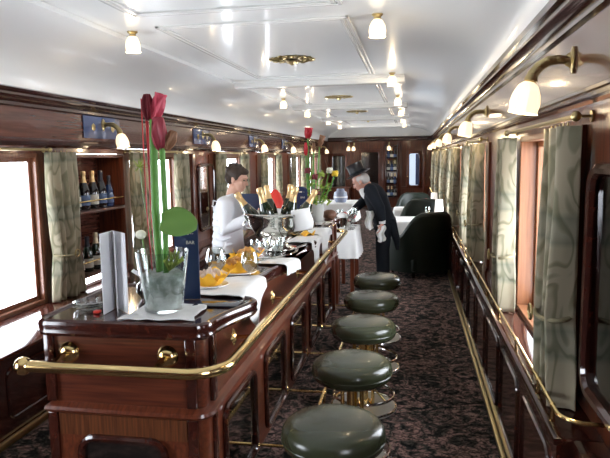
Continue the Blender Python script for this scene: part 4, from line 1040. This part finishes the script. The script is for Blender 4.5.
for a, b, c, k in ((sh_l, el_l, wr_l, 1), (sh_r, el_r, wr_r, -1)):
    mb.tube([a, b, c], [.042, .034, .024], 12); hand(mb, c+(c-b).normalized()*.005, (c-b), Vector((0, k*-.3, 1)), s, .5)
for q in (-.075, .075): mb.tube([(wx-.06, wy+q, .78), (wx-.055, wy+q, .42), (wx-.065, wy+q, .06)], [.075, .05, .035], 12)
body_ = remesh(mb.build('body', 'skin', wt, world=True), .0055, 2)
eyes(wt, hc, HR, s)
# hair
mb = MB(); 
def HE(mb, x, y, z, a, b, c, hc=hc, HR=HR, s=s, e=None): mb.ell(hc+HR @ Vector((x*s, y*s, z*s)), (a*s, b*s, c*s), (HR @ (e.to_matrix() if e else Matrix.Identity(3))).to_euler(), 16, 12)
HE(mb, -.022, 0, .05, .098, .084, .078); HE(mb, -.055, 0, -.0, .062, .079, .07); HE(mb, .055, 0, .078, .042, .06, .026, e=Euler((0, .4, 0)))
for q in (-1, 1): HE(mb, .01, q*.07, .025, .03, .014, .04)
rd = random.Random(2)
for k in range(30):
    a = rd.uniform(0, 6.28); e = rd.uniform(.2, 1.3); v = Vector((math.cos(a)*math.cos(e)*.095-.02, math.sin(a)*math.cos(e)*.08, math.sin(e)*.078+.05)); HE(mb, v.x, v.y, v.z, .022, .012, .012, e=Euler((0, 0, a)))
remesh(mb.build('hair', 'hair', wt, world=True), .006, 1)
# white jacket
mb = MB()
loft(mb, [((wx-.06, wy, .765), .125, .175, RZ(0)), ((wx-.06, wy, .84), .12, .168, RZ(0)), ((wx-.055, wy, .93), .11, .155, RZ(0)), ((wx-.05, wy, 1.04), .115, .168, RZ(0)), ((wx-.045, wy, 1.12), .105, .178, RZ(0)), ((wx-.04, wy, 1.175), .08, .14, RZ(0)), ((wx-.03, wy, 1.205), .058, .07, RZ(0))], 28)
mb.tube([(wx-.04, wy-.12, 1.15), sh_r, (sh_r+el_r)/2, el_r, (el_r*.5+wr_r*.5), wr_r-(wr_r-el_r).normalized()*.01], [.07, .07, .06, .056, .048, .04], 14)
mb.tube([(wx-.04, wy+.12, 1.15), sh_l, (sh_l+el_l)/2, el_l, (el_l*.5+wr_l*.5), wr_l-(wr_l-el_l).normalized()*.01], [.07, .07, .06, .056, .048, .04], 14)
for k in range(7): # sleeve and back creases
    z = .84+.05*k; mb.tube([(wx-.165+.003*k, wy-.09+.01*(k % 3), z), (wx-.175, wy-.0, z+.03), (wx-.15, wy+.1, z+.01)], .008, 6)
    mb.tube([(wx-.14+.02*(k % 3), wy-.155, z), (wx-.06, wy-.175, z-.02), (wx+.03, wy-.15, z+.005)], .008, 6)
remesh(mb.build('jacket', 'jacket_white', wt, world=True), .008, 2)
MB().tube([(wx+.0+.045*math.cos(2*PI*i/20)-.03, wy+.055*math.sin(2*PI*i/20), 1.207+.012*math.cos(2*PI*i/20)) for i in range(20)], .012, 8, closed=True, sy=1.3).build('collar', 'jacket_white', wt, world=True)
mb = MB()
loft(mb, [((wx-.06, wy, .70), .115, .16, RZ(0)), ((wx-.06, wy, .78), .11, .155, RZ(0)), ((wx-.06, wy, .83), .10, .14, RZ(0))], 20)
for q in (-.08, .08): mb.tube([(wx-.06, wy+q, .76), (wx-.055, wy+q, .42), (wx-.065, wy+q, .05)], [.095, .072, .065], 14)
remesh(mb.build('trousers', 'black_cloth', wt, world=True), .01, 1)
for q in (-.08, .08): MB().ell((wx-.035, wy+q, .035), (.115, .042, .034)).build('shoe', 'shoe', wt, world=True)
# navy folder he holds open
r = thing('menu_folder', 'open navy folder held by the waiter in white', 'folder', (wx+.18, wy-.02, 1.09))
fo = Vector((wx+.075, wy-.14, 1.12)); 
A = [Vector((wx+.06, wy-.17, 1.285)), Vector((wx+.19, wy-.19, 1.09)), Vector((wx+.235, wy+.04, 1.10)), Vector((wx+.105, wy+.05, 1.29))]
B_ = [Vector((wx+.06, wy-.14, 1.285)), Vector((wx+.27, wy-.10, 1.27)), Vector((wx+.235, wy+.02, 1.10)), Vector((wx+.19, wy-.17, 1.085))]
def slab(Q, th, m_, nm, par):
    n_ = (Q[1]-Q[0]).cross(Q[3]-Q[0]).normalized()*th; MB().add([q for q in Q]+[q+n_ for q in Q], [(3, 2, 1, 0), (4, 5, 6, 7), (0, 1, 5, 4), (1, 2, 6, 5), (2, 3, 7, 6), (3, 0, 4, 7)]).build(nm, m_, par, world=True)
C_ = [Vector((wx+.06, wy-.155, 1.235)), Vector((wx+.275, wy-.02, 1.225)), Vector((wx+.255, wy-.03, 1.06)), Vector((wx+.145, wy-.17, 1.035))]
slab(C_, .004, 'navy', 'cover', r)
C2 = [Vector((wx+.06, wy-.155, 1.235)), Vector((wx+.07, wy-.165, 1.238)), Vector((wx+.155, wy-.18, 1.035)), Vector((wx+.145, wy-.17, 1.033))]
slab(C2, .006, 'blackgloss', 'spine', r)

# --- man in tail coat and top hat, bending left over the service table
px_, py_ = -.40, 7.0
st = thing('person', 'man in black tailcoat and top hat bending over the service table', 'person', (px_, py_, 0))
hc2 = Vector((-.635, py_, 1.225)); HR2 = RZ(PI-.1) @ RY(.55)
hip = Vector((-.36, py_, .76)); ch = Vector((-.445, py_, 1.0)); shc = Vector((-.515, py_, 1.13))
s2l = shc+Vector((0, -.17, .0)); s2r = shc+Vector((0, .17, 0))       # left (camera side) and right shoulder
eF = Vector((-.60, py_+.20, .985)); wF = Vector((-.735, py_+.10, .86))        # far arm reaching to the table
eN = Vector((-.40, py_-.24, .93)); wN = Vector((-.37, py_-.23, .76))     # near arm bent, hand at the hip
mb = MB(); head(mb, hc2, HR2, 1.0)
mb.tube([shc+Vector((0, 0, -.02)), shc+Vector((-.04, 0, .05)), hc2+Vector((.03, 0, -.06))], [.06, .05, .052], 14)
loft(mb, [(hip, .10, .14, RY(-.1)), (hip*.5+ch*.5, .10, .13, RY(-.3)), (ch, .11, .16, RY(-.45)), (shc, .07, .14, RY(-.6))])
mb.tube([s2r, eF, wF], [.045, .036, .026], 12); hand(mb, wF, (wF-eF), Vector((.2, 0, -1)), 1, .35)
mb.tube([s2l, eN, wN], [.045, .036, .026], 12); hand(mb, wN, (wN-eN)+Vector((-.06, 0, 0)), Vector((-1, .3, 0)), 1, .6)
for q in (-.085, .085): mb.tube([hip+Vector((0, q, .0)), (px_+.02, py_+q, .42), (px_+.03, py_+q, .06)], [.085, .055, .038], 12)
remesh(mb.build('body', 'skin2', st, world=True), .006, 2); eyes(st, hc2, HR2, 1.0)
mb = MB()
for (x, y, z, a, b, c) in ((-.05, 0, .0, .062, .083, .075),): HE(mb, x, y, z, a, b, c, hc2, HR2, 1.0)
for q in (-1, 1): HE(mb, -.005, q*.073, .02, .035, .014, .035, hc2, HR2, 1.0); HE(mb, .012, q*.072, -.02, .008, .010, .03, hc2, HR2, 1.0)
remesh(mb.build('hair', 'grey_hair', st, world=True), .006, 1)
# coat
mb = MB()
loft(mb, [(hip+Vector((.01, 0, -.02)), .135, .185, RY(-.1)), (hip*.65+ch*.35, .125, .17, RY(-.25)), (ch, .135, .19, RY(-.45)), (shc*.6+ch*.4, .125, .20, RY(-.5)), (shc+Vector((-.0, 0, .01)), .09, .165, RY(-.6)), (shc+Vector((-.035, 0, .04)), .062, .075, RY(-.6))], 28)
mb.tube([shc+Vector((0, .12, 0)), s2r, (s2r+eF)/2, eF, eF*.4+wF*.6, wF-(wF-eF).normalized()*.03], [.075, .075, .065, .058, .05, .045], 14)
mb.tube([shc+Vector((0, -.12, 0)), s2l, (s2l+eN)/2, eN, eN*.4+wN*.6, wN-(wN-eN).normalized()*.02], [.075, .078, .068, .062, .052, .046], 14)
# tails
for q in (-.07, .07):
    loft(mb, [(hip+Vector((.06, q, .03)), .07, .075, RZ(0)), (hip+Vector((.10, q, -.10)), .055, .07, RZ(0)), (hip+Vector((.14, q, -.22)), .04, .06, RZ(0)), (hip+Vector((.155, q, -.33)), .022, .045, RZ(0))], 14)
remesh(mb.build('tailcoat', 'black_cloth', st, world=True), .01, 2)
mb = MB().ell(shc+Vector((-.075, 0, -.05)), (.05, .07, .09), Euler((0, -.5, 0))); mb.build('shirt_front', 'white', st, world=True)
mb = MB().tube([wN+Vector((-.002, 0, .03)), wN+Vector((-.003, 0, -.012))], [.038, .036], 14); mb.build('shirt_cuff', 'white', st, world=True)
mb = MB().tube([wF+(eF-wF).normalized()*.04, wF+(wF-eF).normalized()*.005], [.037, .034], 14); mb.build('shirt_cuff', 'white', st, world=True)
mb = MB(); loft(mb, [(hip+Vector((0, 0, -.10)), .13, .175, RZ(0)), (hip, .125, .17, RZ(0)), (hip+Vector((-.02, 0, .1)), .115, .155, RZ(0))], 20)
for q in (-.085, .085): mb.tube([hip+Vector((0, q, -.03)), (px_+.02, py_+q, .42), (px_+.03, py_+q, .05)], [.10, .078, .07], 14)
remesh(mb.build('trousers', 'black_cloth', st, world=True), .01, 1)
for q in (-.085, .085): MB().ell((px_-.01, py_+q, .036), (.13, .045, .035)).build('shoe', 'shoe', st, world=True)
# top hat
RH = (HR2 @ RY(-.12)).to_4x4(); HC = hc2+HR2 @ Vector((-.015, 0, .065))
hat = MB().lathe([(0, .0), (.092, 0), (.09, .02), (.094, .12), (.099, .14), (.096, .145), (0, .146)], 36, RH, HC)
hat.lathe([(.088, .004), (.128, .012), (.132, .018), (.128, .02), (.09, .012)], 36, RH @ Matrix.Scale(1.15, 4, (1, 0, 0)) @ Matrix.Scale(.9, 4, (0, 1, 0)), HC)
hat.build('top_hat', 'silk', st, world=True)
MB().lathe([(.0915, .018), (.0935, .018), (.0945, .045), (.0925, .045)], 36, RH, HC).build('hat_band', 'black_cloth', st, world=True)
st.location.x += .035
# white service cloth in the near hand
cloth('service_cloth', lambda u, v: (wN.x-.025+.09*u+.012*math.sin(v*9), wN.y-.01+.02*math.sin(u*9+v*3), wN.z-.03-.20*v*(1-.25*abs(u-.4))), 'white service cloth hanging from the hand of the top-hatted man', 'cloth', nu=20, nv=20)
cloth('service_cloth', lambda u, v: (-.525+.08*u+.012*math.sin(v*7), py_-.20+.03*math.sin(u*9), .89-.22*v*(1-.2*abs(u-.5))), 'white cloth tucked at the front of the tailcoat', 'cloth', nu=20, nv=20)

# ------------------------------------------------------------------ daylight
w = bpy.data.worlds.new('sky'); sc.world = w; w.use_nodes = True
N = w.node_tree.nodes; bg = N['Background']; bg.inputs[0].default_value = (.92, .955, 1, 1); bg.inputs[1].default_value = 15.0
sc.view_settings.view_transform = 'Standard'; sc.view_settings.look = 'None'; sc.view_settings.gamma = 1
sc.view_settings.use_curve_mapping = False; sc.view_settings.exposure = 0.34
sc.cycles.use_denoising = True; sc.cycles.max_bounces = 10; sc.cycles.diffuse_bounces = 5; sc.cycles.glossy_bounces = 5
sc.cycles.transparent_max_bounces = 16; sc.cycles.sample_clamp_indirect = 6; sc.cycles.caustics_refractive = False; sc.cycles.caustics_reflective = False
